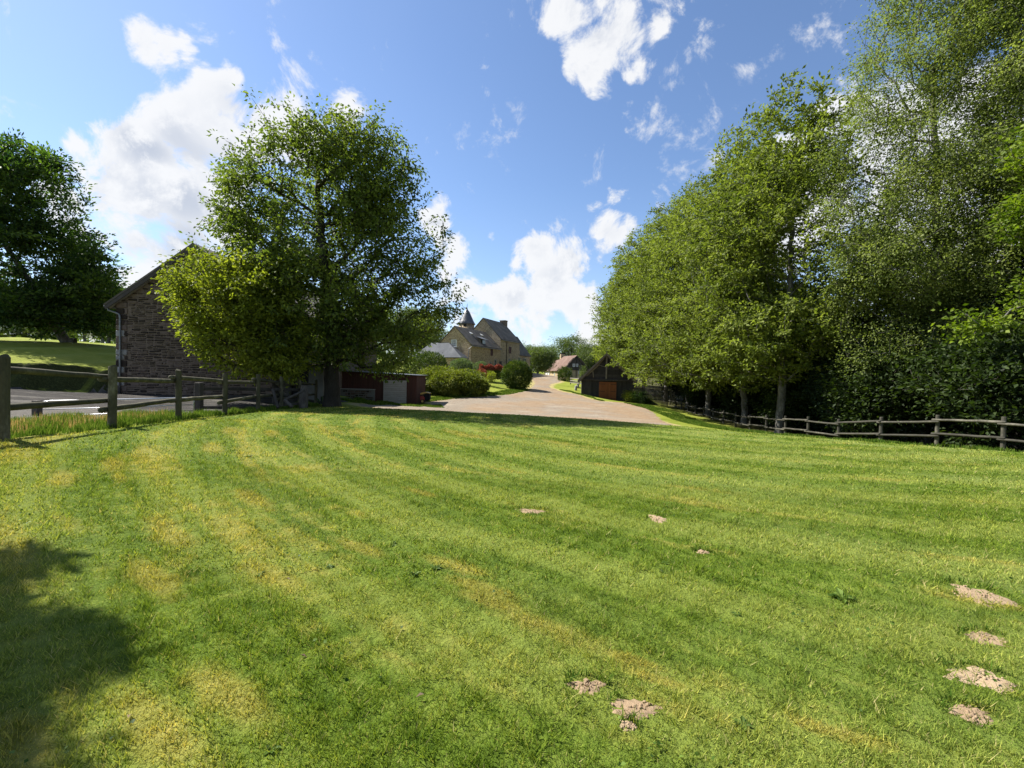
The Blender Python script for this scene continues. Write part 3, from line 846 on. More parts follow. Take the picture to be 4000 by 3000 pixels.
for i in range(len(posts) - 1):
    (A, ta, ra), (B, tb, rb) = posts[i], posts[i + 1]
    d = (B - A); d[2] = 0; d /= np.linalg.norm(d); out = np.array([-d[1], d[0], 0.0])
    off = out * (ra + .05)
    for j, (za, zb) in enumerate([(-.21, -.27), (-.86, -.78)]):
        s_ = .035 * ((i % 2) * 2 - 1)
        a = A - d * .13 + off; a[2] = ta + za + s_ * (1 if j else .6)
        b = B + d * .13 + off; b[2] = tb + zb + s_
        if i % 2 == 0: a[2] -= .05
        wobble_tube('rail', a, b, .062, .052, M['post'], f1, 10, 9, .006)

f2 = thing('post_and_rail_fence', (16.4, 16, gz(16.4, 16)), 'lichened round timber post and rail fence below the trees on the right', 'fence')
RP = [(4330, 0, 13.0, 0)] + [(3925, 1628, 15.2, 1760), (3664, 1621, 17.2, 1740), (3444, 1629, 19.0, 1738), (3280, 1637, 21.7, 1727), (3160, 1628, 23.6, 0), (3071, 1625, 26, 0), (2996, 1621, 28.2, 0), (2932, 1617, 30.4, 0), (2876, 1610, 32.6, 0), (2828, 1602, 34.8, 0), (2787, 1595, 37, 0), (2751, 1586, 39.2, 0), (2717, 1584, 41.2, 0), (2687, 1577, 43.2, 0), (2662, 1568, 45.2, 0), (2640, 1560, 47.2, 0), (2617, 1556, 49.2, 0)]
rp = []
for i, (px, pt, d, pb) in enumerate(RP):
    P = at(px, 1600, d); 
    if i == 0: top = None
    else: top = at(px, pt, d)[2]
    P[2] = gz(P[0], P[1])
    if top is None: top = P[2] + 1.15
    base = min(P[2], top - .9)
    ln = rnd.uniform(-.03, .03)
    mb = MB(); r = .07
    mb.tube([(P[0], P[1], base - .2), (P[0] + ln * .5, P[1], (base + top) / 2), (P[0] + ln, P[1], top - .01), (P[0] + ln, P[1], top)], [r, r * .97, r * .93, r * .8], 10)
    mb.build('post', M['right_wood'], f2)
    rp.append((P, top))
for i in range(len(rp) - 1):
    (A, ta), (B, tb) = rp[i], rp[i + 1]
    d = (B - A); d[2] = 0; d /= np.linalg.norm(d); out = np.array([-d[1], d[0], 0.0]) * .11
    for za in (-.22, -.78):
        s_ = .04 * ((i % 2) * 2 - 1)
        a = A - d * .1 + out; a[2] = ta + za + s_
        b = B + d * .1 + out; b[2] = tb + za + s_ * .6
        wobble_tube('rail', a, b, .05, .045, M['right_wood'], f2, 8, 7, .008)

# old dark paddock rails behind the left fence
f3 = thing('paddock_fence', at(778, 1625, 14.5), 'old dark square timber rails with broken leaning posts behind the left fence', 'fence')
A = at(778, 1515, 14.8); B = at(1190, 1512, 19.5)
mb = MB(); p_ = at(778, 1500, 14.7); mb.box((p_[0], p_[1], (p_[2] + gz(p_[0], p_[1])) / 2 - .1), (.20, .20, p_[2] - gz(p_[0], p_[1]) + .3)); mb.build('post', M['old_wood'], f3, bevel=.015)
for (qa, qb, wd) in [((785, 1518, 14.8), (1180, 1522, 19.2), .12), ((785, 1592, 14.8), (1010, 1592, 17.2), .11), ((1010, 1592, 17.2), (1180, 1575, 19.2), .10)]:
    mb = MB(); mb.beam(at(*qa), at(*qb), .06, wd); mb.build('rail', M['old_wood'], f3, bevel=.01)
for (qa, qb, r) in [((1066, 1522, 17.3), (1086, 1592, 16.9), .06), ((1112, 1562, 17.6), (1140, 1588, 17.4), .07), ((1118, 1560, 17.8), (1188, 1525, 18.4), .055)]:
    wobble_tube('post', at(*qa), at(*qb), r, r * .9, M['old_wood'], f3, 8, 5, .01)
for x_ in (1186,):
    P = at(x_, 1590, 19.0); mb = MB(); P[2] = gz(P[0], P[1]); mb.tube([P - np.array([0, 0, .3]), P + np.array([0, 0, .5]), P + np.array([0.03, 0, 1.0])], [.17, .19, .15], 10); mb.build('post', M['old_wood'], f3)

# galvanised field gate
g1 = thing('field_gate', at(450, 1628, 12.9), 'silver galvanised tubular field gate lying low behind the left fence', 'gate')
a0, a1 = at(160, 1580, 12.2), at(757, 1565, 14.2)
ztl, ztr = at(160, 1567, 12.2)[2], at(757, 1553, 14.2)[2]
def gp(t, dz): 
    p = a0 * (1 - t) + a1 * t; p = p.copy(); p[2] = ztl * (1 - t) + ztr * t - dz; return p
fr = [gp(0, .8), gp(0, .12), gp(.006, .05), gp(.02, .012), gp(.05, 0), gp(.5, 0), gp(.95, 0), gp(.985, .02), gp(1, .1), gp(1, .8)]
MB().tube(fr, .021, 10).build('frame', M['steel'], g1, smooth=True)
for dz in (.24, .43, .62):
    MB().tube([gp(0, dz), gp(1, dz)], .014, 8).build('bar', M['steel'], g1, smooth=True)
MB().tube([gp(.42, .01), gp(.42, .78)], .014, 8).build('brace', M['steel'], g1, smooth=True)
p_ = at(145, 1585, 12.1); mb = MB(); mb.box((p_[0], p_[1], p_[2] - .5), (.16, .16, 1.3)); o = mb.build('gate_post', M['old_wood'], None, bevel=.01); prop(o, 'short dark square timber post at the left end of the silver gate', 'post')
mb = MB(); mb.tube([at(118, 1640, 11.6), at(20 + 60, 1650, 11.4), at(0, 1668, 11)], .05, 8); o = mb.build('fallen_pole', M['old_wood'], None); prop(o, 'dark pole slanting down behind the first fence post at far left', 'pole')

# ------------------------------------------------------------------ masonry pieces
def stone_proto(seed):
    r_ = random.Random(seed)
    bm = bmesh.new(); bmesh.ops.create_cube(bm, size=1.0)
    for v in bm.verts:
        v.co.x *= r_.uniform(.74, 1.06); v.co.z *= r_.uniform(.66, 1.08)
    bmesh.ops.bevel(bm, geom=bm.edges[:] , offset=.10, segments=1, affect='EDGES')
    bmesh.ops.delete(bm, geom=[f for f in bm.faces if f.calc_center_median().y > .45], context='FACES')
    me = bpy.data.meshes.new('stone'); bm.to_mesh(me); bm.free()
    return me
PROTO = [stone_proto(i) for i in range(8)]
PV = []
for me in PROTO:
    PV.append((np.array([v.co[:] for v in me.vertices]), [tuple(p.vertices) for p in me.polygons]))

def rubble(root, origin, u, region, score, mat, nmax=300, hrow=(.07, .16), wst=(.16, .5), gap=.022, proud=.03, prefix='stone', seed=3):
    """courses of separate flat stones on an upright wall face; u is the unit vector along it, region gives (width, height) and a test"""
    r_ = random.Random(seed)
    Wd, Hh, test = region
    L = []
    # short runs of stones, each with its own thickness, so that no course carries through
    zb0 = 0.0
    while zb0 < Hh:
        bh = r_.uniform(.26, .48); x = -r_.uniform(0, .4)
        while x < Wd:
            bw_ = r_.uniform(wst[0] * 2, wst[1] * 2.2)
            z = 0.0; n_r = max(1, round(bh / r_.uniform(*hrow)))
            for q_ in range(n_r):
                h = bh / n_r; xs_ = 0.0; n_c = max(1, round(bw_ / r_.uniform(*wst)))
                cuts = [0] + sorted(r_.uniform(.12, .88) for _ in range(n_c - 1)) + [1]
                for c0, c1 in zip(cuts[:-1], cuts[1:]):
                    w_ = (c1 - c0) * bw_
                    if w_ < .07: continue
                    cx_, cz_ = x + (c0 + c1) / 2 * bw_, zb0 + z + h / 2
                    if test(cx_, cz_, w_, h): L.append((cx_, cz_ + r_.uniform(-.01, .01), w_ - gap, max(.03, h - gap - r_.uniform(0, .02)), r_.random(), r_.randrange(8), r_.uniform(-.07, .07)))
                z += h
            x += bw_
        zb0 += bh
    o = np.array(origin, float); u = np.array(u, float); nrm = np.array([u[1], -u[0], 0.0])
    ang = math.atan2(u[1], u[0])
    def pos(x, z): return o + u * x + np.array([0, 0, z]) 
    L.sort(key=lambda q: -score(pos(q[0], q[1]), q[2] * q[3]))
    mats = {}
    for q in L[:nmax]:
        me = PROTO[q[5]]
        ob = bpy.data.objects.new(prefix, me)
        if not me.materials: me.materials.append(None)
        ob.parent = root
        ob.location = Vector([float(c) for c in pos(q[0], q[1])]) - rootloc(root)
        ob.rotation_euler = (0, q[6], ang)
        ob.scale = (q[2], 2 * proud * r_.uniform(.6, 1.3), q[3])
        COL.objects.link(ob)
        ob.material_slots[0].link = 'OBJECT'; ob.material_slots[0].material = mat
    mb = MB()
    for q in L[nmax:]:
        V, Fs = PV[q[5]]
        c, s_ = math.cos(q[6]), math.sin(q[6])
        vx, vy, vz = V[:, 0] * q[2], V[:, 1] * 2 * proud * r_.uniform(.6, 1.3), V[:, 2] * q[3]
        vx, vz = vx * c + vz * s_, -vx * s_ + vz * c
        P = pos(q[0], q[1])[None] + vx[:, None] * u[None] - vy[:, None] * nrm[None] * 1.0 + np.array([0, 0, 1.0])[None] * vz[:, None]
        mb.add(P, Fs, q[4])
    if mb.v:
        ob = mb.build(prefix + '_courses', mat, root); ob['kind'] = 'stuff'

def gable_block(root, A, u, L, v, Wd, z0, ze, za, wallmat, roofmat, over=.25, end=.12, th=.12, names=('wall', 'roof'), ridge=.5, slopes=('both',), roofpart=None):
    """house body: A is a ground corner, u runs along the ridge, v across. returns helpers"""
    A = np.array([A[0], A[1], 0.0]); u = np.array([*u, 0.0]); v = np.array([*v, 0.0])
    Z = lambda z: np.array([0, 0, z])
    g_ = [A + Z(z0), A + v * Wd + Z(z0), A + v * Wd + Z(ze), A + v * Wd * ridge + Z(za), A + Z(ze)]
    MB().prism(g_, u * L).build(names[0], wallmat, root)
    roofs = []
    for s_ in (0, 1):
        a = A + (v * Wd if s_ else 0) + Z(ze); r_ = A + v * Wd * ridge + Z(za)
        d = a - r_; d = d / np.linalg.norm(d)
        nrm = np.cross(u, d); nrm = nrm if nrm[2] > 0 else -nrm
        e = a + d * over + nrm * .02; t = r_ + nrm * .02 - d * .0
        poly = [e, t, t + Z(th * 1.2), e + nrm * th]
        poly = [p - u * end for p in poly]
        o = MB().prism(poly, u * (L + 2 * end)).build(names[1], roofmat, root)
        roofs.append(o)
    return A, u, v, roofs

# ------------------------------------------------------------------ stone barn on the left
BD = 23.0
bl = at(455, 1540, BD); 
X0, X1 = bl[0], bl[0] + 8.5
zb = -.15; ze = at(452, 1180, BD)[2]; za = at(755, 965, BD)[2]
barn = thing('stone_barn', ((X0 + X1) / 2, BD, 0), 'big dark brown rubble stone barn gable behind the left fence and leafy tree', 'barn')
gable_block(barn, (X0, BD), (0, 1), 17, (1, 0), X1 - X0, zb - .8, ze, za, M['mortar'], M['slate'], over=.45, end=.32, th=.10)
rise = (za - ze) / ((X1 - X0) / 2)
def btest(x, z, w_, h):
    if x < .62 and z < ze - zb: return False
    lim = ze - zb + rise * min(x - w_ * .5, (X1 - X0) - x - w_ * .5)
    return z + h / 2 < lim and x + w_ / 2 < X1 - X0
def bscore(P, area):
    px, py = pix(P)
    hid = .25 if px > 640 + max(0, (py - 1300)) * .9 else 1.0
    return hid * area
rubble(barn, (X0, BD, zb), (1, 0, 0), (X1 - X0, za - zb, btest), bscore, M['stone'], 292, gap=.03, proud=.04)
# dressed quoins of the left corner
z = zb; i = 0
qr = random.Random(5)
while z < ze - .25:
    h = qr.uniform(.26, .36); w_ = .60 if i % 2 else .44
    MB().box((X0 + w_ / 2 - .03, BD + .1, z + h / 2), (w_, .30, h - .03)).build('quoin', M['pale_stone'] if i in (2, 4, 6, 7, 10) else M['stone'], barn, bevel=.03)
    if w_ < .5: 
        MB().box((X0 + .44 + .08, BD - .015, z + h / 2), (.13, .05, h - .05)).build('quoin', M['stone'], barn, bevel=.015)
    z += h; i += 1
# barge boards, purlin ends, gutter and downpipe
for s_ in (0, 1):
    a = np.array([X0 if s_ == 0 else X1, BD - .30, ze]); r_ = np.array([(X0 + X1) / 2, BD - .30, za])
    d = (a - r_) / np.linalg.norm(a - r_); 
    MB().beam(a + d * .45 + np.array([0, 0, -.10]), r_ + np.array([0, 0, -.10]), .03, .17).build('barge_board', M['grey_boards'], barn)
    MB().beam(a + d * .42 + np.array([0, .17, -.09]), r_ + np.array([0, .17, -.09]), .28, .02, ).build('soffit_board', M['white_board'], barn)
MB().tube([(X0 - .38, BD - .3, ze - .26), (X0 - .38, BD + 16, ze - .26)], .06, 8).build('gutter', M['zinc'], barn, smooth=True)
zt = ze - .3
MB().tube([(X0 - .38, BD - .12, zt), (X0 - .33, BD - .12, zt - .16), (X0 + .1, BD - .12, zt - .30), (X0 + .24, BD - .12, zt - .36), (X0 + .28, BD - .12, zt - .5), (X0 + .29, BD - .12, 1.5), (X0 + .27, BD - .12, zb + .05)], .048, 10).build('downpipe', M['zinc'], barn, smooth=True)
# low lean-to at the right end, pale plastered wall with a dark doorway
an = thing('lean_to_shed', (X1 + 2.2, BD + .6, 0), 'low pale plastered lean-to with dark doorway between stone barn and tree trunk', 'shed')
AX0, AX1, AY = X1 + .0, at(1262, 1500, BD + .6)[0], BD + .6
dx0, dx1 = at(1130, 1500, AY)[0], at(1205, 1500, AY)[0]
ht, hb = at(1100, 1395, AY)[2], -.4
mb = MB(); mb.prism([(AX0 + .02, AY, hb), (dx0, AY, hb), (dx0, AY, 1.7), (dx1, AY, 1.7), (dx1, AY, hb), (AX1, AY, hb), (AX1, AY, ht - .5), (AX0 + .02, AY, ht)], (0, .35, 0)); mb.build('wall', M['render'], an)
MB().prism([(AX0 + .02, AY - .25, ht + .02), (AX1 + .3, AY - .25, ht - .55), (AX1 + .3, AY - .25, ht - .45), (AX0 + .02, AY - .25, ht + .14)], (0, 1.7, 0)).build('roof', M['slate'], an)
MB().box((AX1 - .16, AY + .85, .6), (.3, .98, 2.6)).build('side_wall', M['render'], an)
MB().box(((dx0 + dx1) / 2, AY + .28, .6), (dx1 - dx0 - .01, .06, 2.2)).build('door', M['black_wood'], an)  # black panel standing in for the dark inside of the open doorway
MB().box(((dx0 + dx1) / 2, AY - .03, 1.78), (dx1 - dx0 + .3, .1, .16)).build('lintel', M['old_wood'], an)
def atest(x, z, w_, h): return x < (dx0 - AX0) - .1 and z < 1.9 and x - w_ / 2 > .04 and x + w_ / 2 < dx0 - AX0
rubble(an, (AX0, AY, hb + .25), (1, 0, 0), (dx0 - AX0, 2.2, atest), lambda P, a: a, M['pale_stone'], 60, seed=8)

# ------------------------------------------------------------------ oxblood shed with white shutter
SD = 32.0
sl_, sr_ = at(1322, 1500, SD)[0], at(1628, 1500, SD)[0]
szb = at(1627, 1577, SD)[2]; ztl_, ztr_ = at(1325, 1447, SD)[2], at(1628, 1466, SD)[2]
shed = thing('garden_shed', ((sl_ + sr_) / 2, SD, szb), 'oxblood red plank shed with thin flat roof and white slatted shutter behind the tree trunk', 'shed')
DEP = 3.2
mb = MB(); mb.prism([(sl_, SD + .03, szb - .5), (sr_, SD + .03, szb - .5), (sr_, SD + .03, ztr_ - .06), (sl_, SD + .03, ztl_ - .06)], (0, DEP, 0)); mb.build('wall', M['shed_red'], shed)
nb = 30; bw = (sr_ - sl_) / nb
wx0, wx1 = at(1500, 1500, SD)[0], at(1587, 1500, SD)[0]
for i in range(nb):
    x = sl_ + (i + .5) * bw; t = (i + .5) / nb; zt = ztl_ * (1 - t) + ztr_ * t - .07
    if wx0 - bw * .5 < x < wx1 + bw * .5: continue
    MB().box((x, SD + .015, (zt + szb - .1) / 2), (bw - .025, .03 + rnd.uniform(0, .012), zt - szb + .1)).build('board', M['shed_red'], shed)
mb = MB(); mb.prism([(sl_ - .15, SD - .22, ztl_ - .03), (sr_ + .18, SD - .22, ztr_ - .03), (sr_ + .18, SD - .22, ztr_ + .015), (sl_ - .15, SD - .22, ztl_ + .015)], (0, DEP + .5, 0)); mb.build('roof', M['zinc'], shed)
wt, wb = at(1540, 1488, SD)[2], at(1540, 1577, SD)[2]
fo = MB(); 
for x in (wx0, wx1): fo.box((x, SD - .02, (wt + wb) / 2), (.05, .06, wt - wb))
fo.box(((wx0 + wx1) / 2, SD - .02, wt + .02), (wx1 - wx0 + .05, .06, .05)).box(((wx0 + wx1) / 2, SD - .02, wb + .0), (wx1 - wx0 + .05, .06, .05))
fo = fo.build('shutter_frame', M['white_board'], shed)
ns = 12
for i in range(ns):
    zc = wb + (i + .5) * (wt - wb) / ns
    MB().box(((wx0 + wx1) / 2, SD - .012, zc), (wx1 - wx0 - .06, .025, (wt - wb) / ns - .012), Euler((.10, 0, 0)).to_matrix()).build('slat', M['white_board'], fo)
bx0, bx1 = at(1336, 1500, SD)[0], at(1466, 1500, SD)[0]
zst = at(1400, 1521, SD)[2]
MB().box(((bx0 + bx1) / 2, SD - .12, (zst + szb - .2) / 2 - .0), (bx1 - bx0, .22, zst - szb + .2)).build('plinth', M['render'], shed)
MB().box(((bx0 + bx1) / 2, SD - .14, zst + .025), (bx1 - bx0 + .04, .28, .05)).build('ledge', M['white_board'], shed)
rubble(shed, (bx0, SD - .235, szb), (1, 0, 0), (bx1 - bx0, zst - szb - .02, lambda x, z, w_, h: x - w_ / 2 > .02 and x + w_ / 2 < bx1 - bx0 and z + h / 2 < zst - szb - .02), lambda P, a: a, M['stone'], 200, hrow=(.12, .19), wst=(.16, .42), gap=.026, proud=.03, seed=21)
MB().box((bx0 - .22, SD - .10, zst - .22), (.38, .2, .3)).build('step_stone', M['stone'], shed, bevel=.03)

# ------------------------------------------------------------------ mower behind the shed corner
MP = at(1650, 1553, 33.6); mz = gz(MP[0], MP[1]); mx, my = MP[0], MP[1]
mower = thing('lawn_mower', (mx, my, mz), 'faded red and yellow lawn mower with black grass catcher beside the red shed', 'lawn mower')
pr = [(-.95, .20), (-.95, .34), (-.25, .56), (.20, .50), (.26, .30), (.10, .18)]
MB().prism([(mx + x, my - .28, mz + z) for x, z in pr], (0, .56, 0)).build('body', M['mower_red'], mower, bevel=.015)
pr = [(-.95, .35), (-.22, .64), (-.02, .82), (.30, .86), (.62, .80), (.64, .76), (.30, .78), (.05, .70), (-.2, .57), (-.95, .30)]
MB().prism([(mx + x, my - .30, mz + z) for x, z in pr], (0, .60, 0)).build('cowl', M['mower_yellow'], mower)
pr = [(.22, .30), (.10, .68), (.32, .77), (.60, .77), (.62, .25), (.34, .16)]
MB().prism([(mx + x, my - .27, mz + z) for x, z in pr], (0, .54, 0)).build('grass_catcher', M['black_cloth'], mower, bevel=.02)
MB().box((mx - .35, my, mz + .14), (1.1, .5, .1)).build('deck', M['iron'], mower)
for y_ in (-.31, .31):
    for x_ in (.06, -.7):
        wh = MB().tube([(mx + x_, my + y_ - .035, mz + .14), (mx + x_, my + y_ + .035, mz + .14)], .14, 18).build('wheel', M['rubber'], mower)
        MB().tube([(mx + x_, my + y_ - .045, mz + .14), (mx + x_, my + y_ + .045, mz + .14)], .095, 16).build('rim', M['mower_yellow'], wh)
MB().tube([(mx - .2, my - .25, mz + .85), (mx - .75, my - .25, mz + 1.12)], .014, 6).tube([(mx - .2, my + .25, mz + .85), (mx - .75, my + .25, mz + 1.12), (mx - .75, my - .25, mz + 1.12)], .014, 6).tube([(mx - .2, my - .25, mz + .85), (mx + .0, my - .25, mz + .72)], .014, 6).build('handlebar', M['steel'], mower)
for k in range(3): MB().box((mx - .55, my, mz + .58 + .07 * k), (.65, .34, .035)).build('engine_fin', M['steel'], mower)

# ------------------------------------------------------------------ the manor
U = np.array([.43, .903]); U /= np.linalg.norm(U); Vv = np.array([-U[1], U[0]])   # U along the long wall, Vv to the left
A0 = np.array([-6.44, 66.0]); A1 = np.array([-2.14, 75.0])
manor = thing('manor_house', (-3, 74, 2.2), 'long stone manor house with steep slate roofs, round turret and chimney', 'house')
zg = 1.9
E = lambda px, py, d: at(px, py, d)[2]
ze1, za1 = E(1836, 1345, 66), E(1772, 1276, 67.3)
L1 = float(np.linalg.norm(A1 - A0))
gable_block(manor, A0, U, L1 + .02, Vv, 6.0, zg - 1.2, ze1, za1, M['manor'], M['slate'], over=.22, end=.10)
ze2, za2 = E(1952, 1323.6, 75), E(1882, 1244, 76.5)
gable_block(manor, A1, U, 8.1, Vv, 7.2, zg - 1.2, ze2, za2, M['manor_dull'], M['slate'], over=.18, end=.10)
A2 = A1 + U * 8.12
ze3, za3 = E(2069, 1391, 87), E(2011, 1318, 88.6)
gable_block(manor, A2 + Vv * .15, U, 5.4, Vv, 6.0, zg - 1.2, ze3, za3, M['manor_dull'], M['slate'], over=.25, end=.15)
# wing with hipped roof in front of the gable
wA = A0 + Vv * .5; wl = 8.8; sdp = 2.1
P_ = lambda w_, s_, z: np.array([*(A0 + Vv * w_ - U * s_), z])
zw_e, zw_r = E(1799, 1397, 64.5), E(1748, 1341, 67.8)
MB().prism([P_(.7, .0, zg - 1.2), P_(.7, sdp - .2, zg - 1.2), P_(9.0, sdp - .2, zg - 1.2), P_(9.0, 0, zg - 1.2)], (0, 0, zw_e - zg + 1.2)).build('wing_wall', M['manor'], manor)
wr = MB()
a, b, c, d = P_(.35, sdp, zw_e - .05), P_(4.0, .04, zw_r), P_(7.4, .04, zw_r), P_(9.6, sdp, zw_e - .05)
e_, f_ = P_(.35, .04, zw_e - .05), P_(9.6, .04, zw_e - .05)
up_ = np.array([0, 0, .1])
wr.add([a, b, c, d, e_, f_, a + up_, b + up_, c + up_, d + up_, e_ + up_, f_ + up_], [(0, 3, 2, 1), (0, 1, 4), (2, 3, 5), (6, 7, 8, 9), (6, 10, 7), (8, 11, 9), (0, 6, 9, 3), (0, 4, 10, 6), (3, 9, 11, 5), (4, 1, 2, 5), (10, 11, 8, 7)])
wr.build('wing_roof', M['slate_blue'], manor)
# turret
tx, ty = at(1822, 1300, 79.5)[:2]
zt0 = E(1822, 1267, 79.5); zta = E(1828, 1203, 79.5)
MB().lathe((tx, ty, 0), [(1.42, zg - 1), (1.42, zt0 + .1)], 24).build('turret_wall', M['manor_dull'], manor, smooth=True)
MB().lathe((tx, ty, 0), [(1.62, zt0 - .04), (1.64, zt0 + .03), (1.36, zt0 + .5), (.92, zt0 + 1.4), (.50, zt0 + 2.3), (.16, zta - .3), (.05, zta + .1)], 28).build('turret_roof', M['cone_slate'], manor, smooth=True)
MB().tube([(tx, ty, zta), (tx + .02, ty, zta + .45), (tx + .05, ty, zta + .8)], [.06, .04, .02], 6).build('finial', M['iron'], manor)
MB().tube([(tx + .25, ty - .6, zta - .9), (tx + 1.6, ty - .8, zta - 1.05)], .012, 4).build('aerial', M['iron'], manor)
MB().box((tx - .15, ty - 1.42, zt0 - .35), (.5, .1, .5)).build('turret_opening', M['iron'], manor)
# chimney
c_ = A1 + U * 7.9 + Vv * 3.5
R_ = Matrix(((U[0], Vv[0], 0), (U[1], Vv[1], 0), (0, 0, 1)))
zc0, zc1 = za2 - .9, E(1960, 1255, 83.9)
MB().box((c_[0], c_[1], (zc0 + zc1) / 2), (1.0, 1.15, zc1 - zc0), R_).box((c_[0], c_[1], zc1 + .04), (1.12, 1.27, .12), R_).build('chimney', M['brick'], manor)

def wallhit(px, py, A, u, off=0.0):
    """intersection of a line of sight with the upright plane through A along u"""
    n2 = np.array([u[1], -u[0]])
    d = ray(px, py); t = (n2 @ (np.array(A) + n2 * off - EYE[:2])) / (n2 @ d[:2])
    return EYE + d * t
def opening(root, x0, y0, x1, y1, A, u, frame, pane, name='window', fw=.07, bars=(1, 2), depth=.06, off=.03, sill=None):
    p0, p1 = wallhit(x0, y0, A, u), wallhit(x1, y1, A, u)
    n2 = np.array([u[1], -u[0], 0.0])
    if n2 @ np.array([*(np.array(A) - EYE[:2]), 0]) > 0: n2 = -n2
    c = (p0 + p1) / 2; w_ = abs((p1 - p0)[:2] @ u); h = abs(p1[2] - p0[2])
    u3 = np.array([u[0], u[1], 0.0]); z3 = np.array([0, 0, 1.0])
    R = Matrix((Vector(u3), Vector(n2), Vector(z3))).transposed()
    c = c + n2 * off
    fr = MB()
    for s_ in (-1, 1):
        fr.box(c + u3 * s_ * (w_ / 2 - fw / 2), (fw, depth, h), R)
        fr.box(c + z3 * s_ * (h / 2 - fw / 2), (w_ - 2 * fw - .002, depth, fw), R)
    nx, nz_ = bars
    for i in range(1, nx + 1):
        if nx: fr.box(c + u3 * (-w_ / 2 + w_ * i / (nx + 1)), (fw * .6, depth * .8, h - 2 * fw - .002), R)
    for i in range(1, nz_ + 1):
        fr.box(c + z3 * (-h / 2 + h * i / (nz_ + 1)), (w_ - 2 * fw - .004, depth * .6, fw * .45), R)
    f = fr.build(name, frame, root)
    MB().box(c - n2 * depth * .35, (w_ - .01, .012, h - .01), R).build('pane', pane, f)
    if sill is not None: MB().box(c - z3 * (h / 2 + .06) + n2 * .03, (w_ + .2, .12, .09), R).build('sill', sill, f)
    return f
GU = Vv
opening(manor, 1763, 1327, 1784, 1354, A0, GU, M['white'], M['glass'], bars=(3, 2), fw=.09, sill=M['white'])
opening(manor, 1768, 1403, 1777, 1416, A0 - U * 2.1, GU, M['manor_dull'], M['glass'], 'window', bars=(0, 0))
for x0, y0, x1, y1, nm, fm, pm, bars in [(1917, 1361, 1924, 1390, 'shutter', 'oxblood', 'oxblood', (0, 0)), (1987, 1354, 1996, 1381, 'shutter', 'oxblood', 'oxblood', (0, 0)), (1877, 1411, 1889, 1423, 'window', 'pale_stone', 'glass', (0, 0)),
                                         (1913, 1413, 1918, 1430, 'window', 'pale_stone', 'glass', (0, 0)), (1931, 1404, 1938, 1432, 'door', 'pale_stone', 'glass', (0, 1)), (1950, 1410, 1959, 1435, 'door', 'timber', 'iron', (0, 0)), (1985, 1401, 1992, 1425, 'window', 'pale_stone', 'glass', (1, 2)),
                                         (2024, 1397, 2032, 1420, 'window', 'pale_stone', 'glass', (0, 2)), (2046, 1400, 2054, 1435, 'door', 'pale_stone', 'glass', (0, 3))]:
    opening(manor, x0, y0, x1, y1, A0, U, M[fm], M[pm], nm, fw=.12, bars=bars)
# dormer, skylights on the lower roof
def roofpt(px, py):
    # plane of the right hand slope of the lower block
    p0 = np.array([*A0, ze1]); p1 = np.array([*(A0 + U), ze1]); p2 = np.array([*(A0 + Vv * 3.0), za1])
    n3 = np.cross(p1 - p0, p2 - p0); n3 /= np.linalg.norm(n3)
    d = ray(px, py); t = n3 @ (p0 - EYE) / (n3 @ d); 
    return EYE + d * t, (n3 if n3[2] > 0 else -n3)
pc, n3 = roofpt(1880, 1347)
uo = np.array([*U, 0.0]); vo = np.array([*(-Vv), 0.0])
base = pc + np.array([0, 0, .05])
MB().prism([base + vo * -.1, base + vo * -.1 + np.array([0, 0, 1.05]), base - vo * 1.5 + np.array([0, 0, 1.25]), base - vo * 1.3], uo * 1.3).build('dormer', M['slate'], manor)
MB().prism([base + vo * .35 + np.array([0, 0, .82]) - uo * .2, base + vo * .35 + np.array([0, 0, .88]) - uo * .2, base - vo * .75 + np.array([0, 0, 1.32]) - uo * .2, base - vo * .75 + np.array([0, 0, 1.24]) - uo * .2], uo * 1.75).build('dormer_roof', M['zinc'], manor)
MB().box(base - vo * -.02 + np.array([0, 0, .45]) + uo * .65 + vo * .06, (.9, .05, .55), Matrix((Vector(uo), Vector(vo), Vector((0, 0, 1)))).transposed()).build('dormer_pane', M['glass'], manor)
for px, py, w_ in [(1834, 1304, .5), (1876, 1311, .45)]:
    p, n3 = roofpt(px, py)
    sl = np.cross(n3, uo)
    MB().prism([p + n3 * .13 - sl * .25, p + n3 * .32 - sl * .25, p + n3 * .13 + sl * .35], uo * w_).build('skylight', M['white'], manor)
p, n3 = roofpt(1904, 1318); sl = np.cross(n3, uo); sl = sl if sl[2] < 0 else -sl
MB().prism([p + n3 * .13, p + n3 * .16, p + n3 * .16 + sl * 1.6, p + n3 * .13 + sl * 1.6], uo * .5).build('skylight', M['zinc'], manor)
# gutters and pipes
p0 = A0 - Vv * .25; p1 = A1 - Vv * .25; p2 = A2 - Vv * .2
MB().tube([(*p0, ze1 - .22), (*p1, ze1 - .22)], .06, 6).build('gutter', M['zinc'], manor)
MB().tube([(*(A1 - Vv * .22), ze2 - .18), (*p2, ze2 - .18)], .06, 6).build('gutter', M['zinc'], manor)
q0 = A0 - U * .12 + Vv * .12
MB().tube([(*p0, ze1 - .25), (*(A0 - U * .1 + Vv * .25), ze1 - .7), (*(A0 - U * .1 + Vv * .32), ze1 - 1.0), (*(A0 - U * .1 + Vv * .32), zg - .5)], .055, 6).build('downpipe', M['zinc'], manor)
q1 = A1 + U * 2.3 - Vv * .08
MB().tube([(*q1, ze2 - .2), (*q1, zg - .5)], .05, 6).build('downpipe', M['iron'], manor)
q1 = A2 - U * .25 - Vv * .08
MB().tube([(*q1, ze2 - .2), (*q1, ze2 - 1.6)], .05, 6).build('downpipe', M['zinc'], manor)

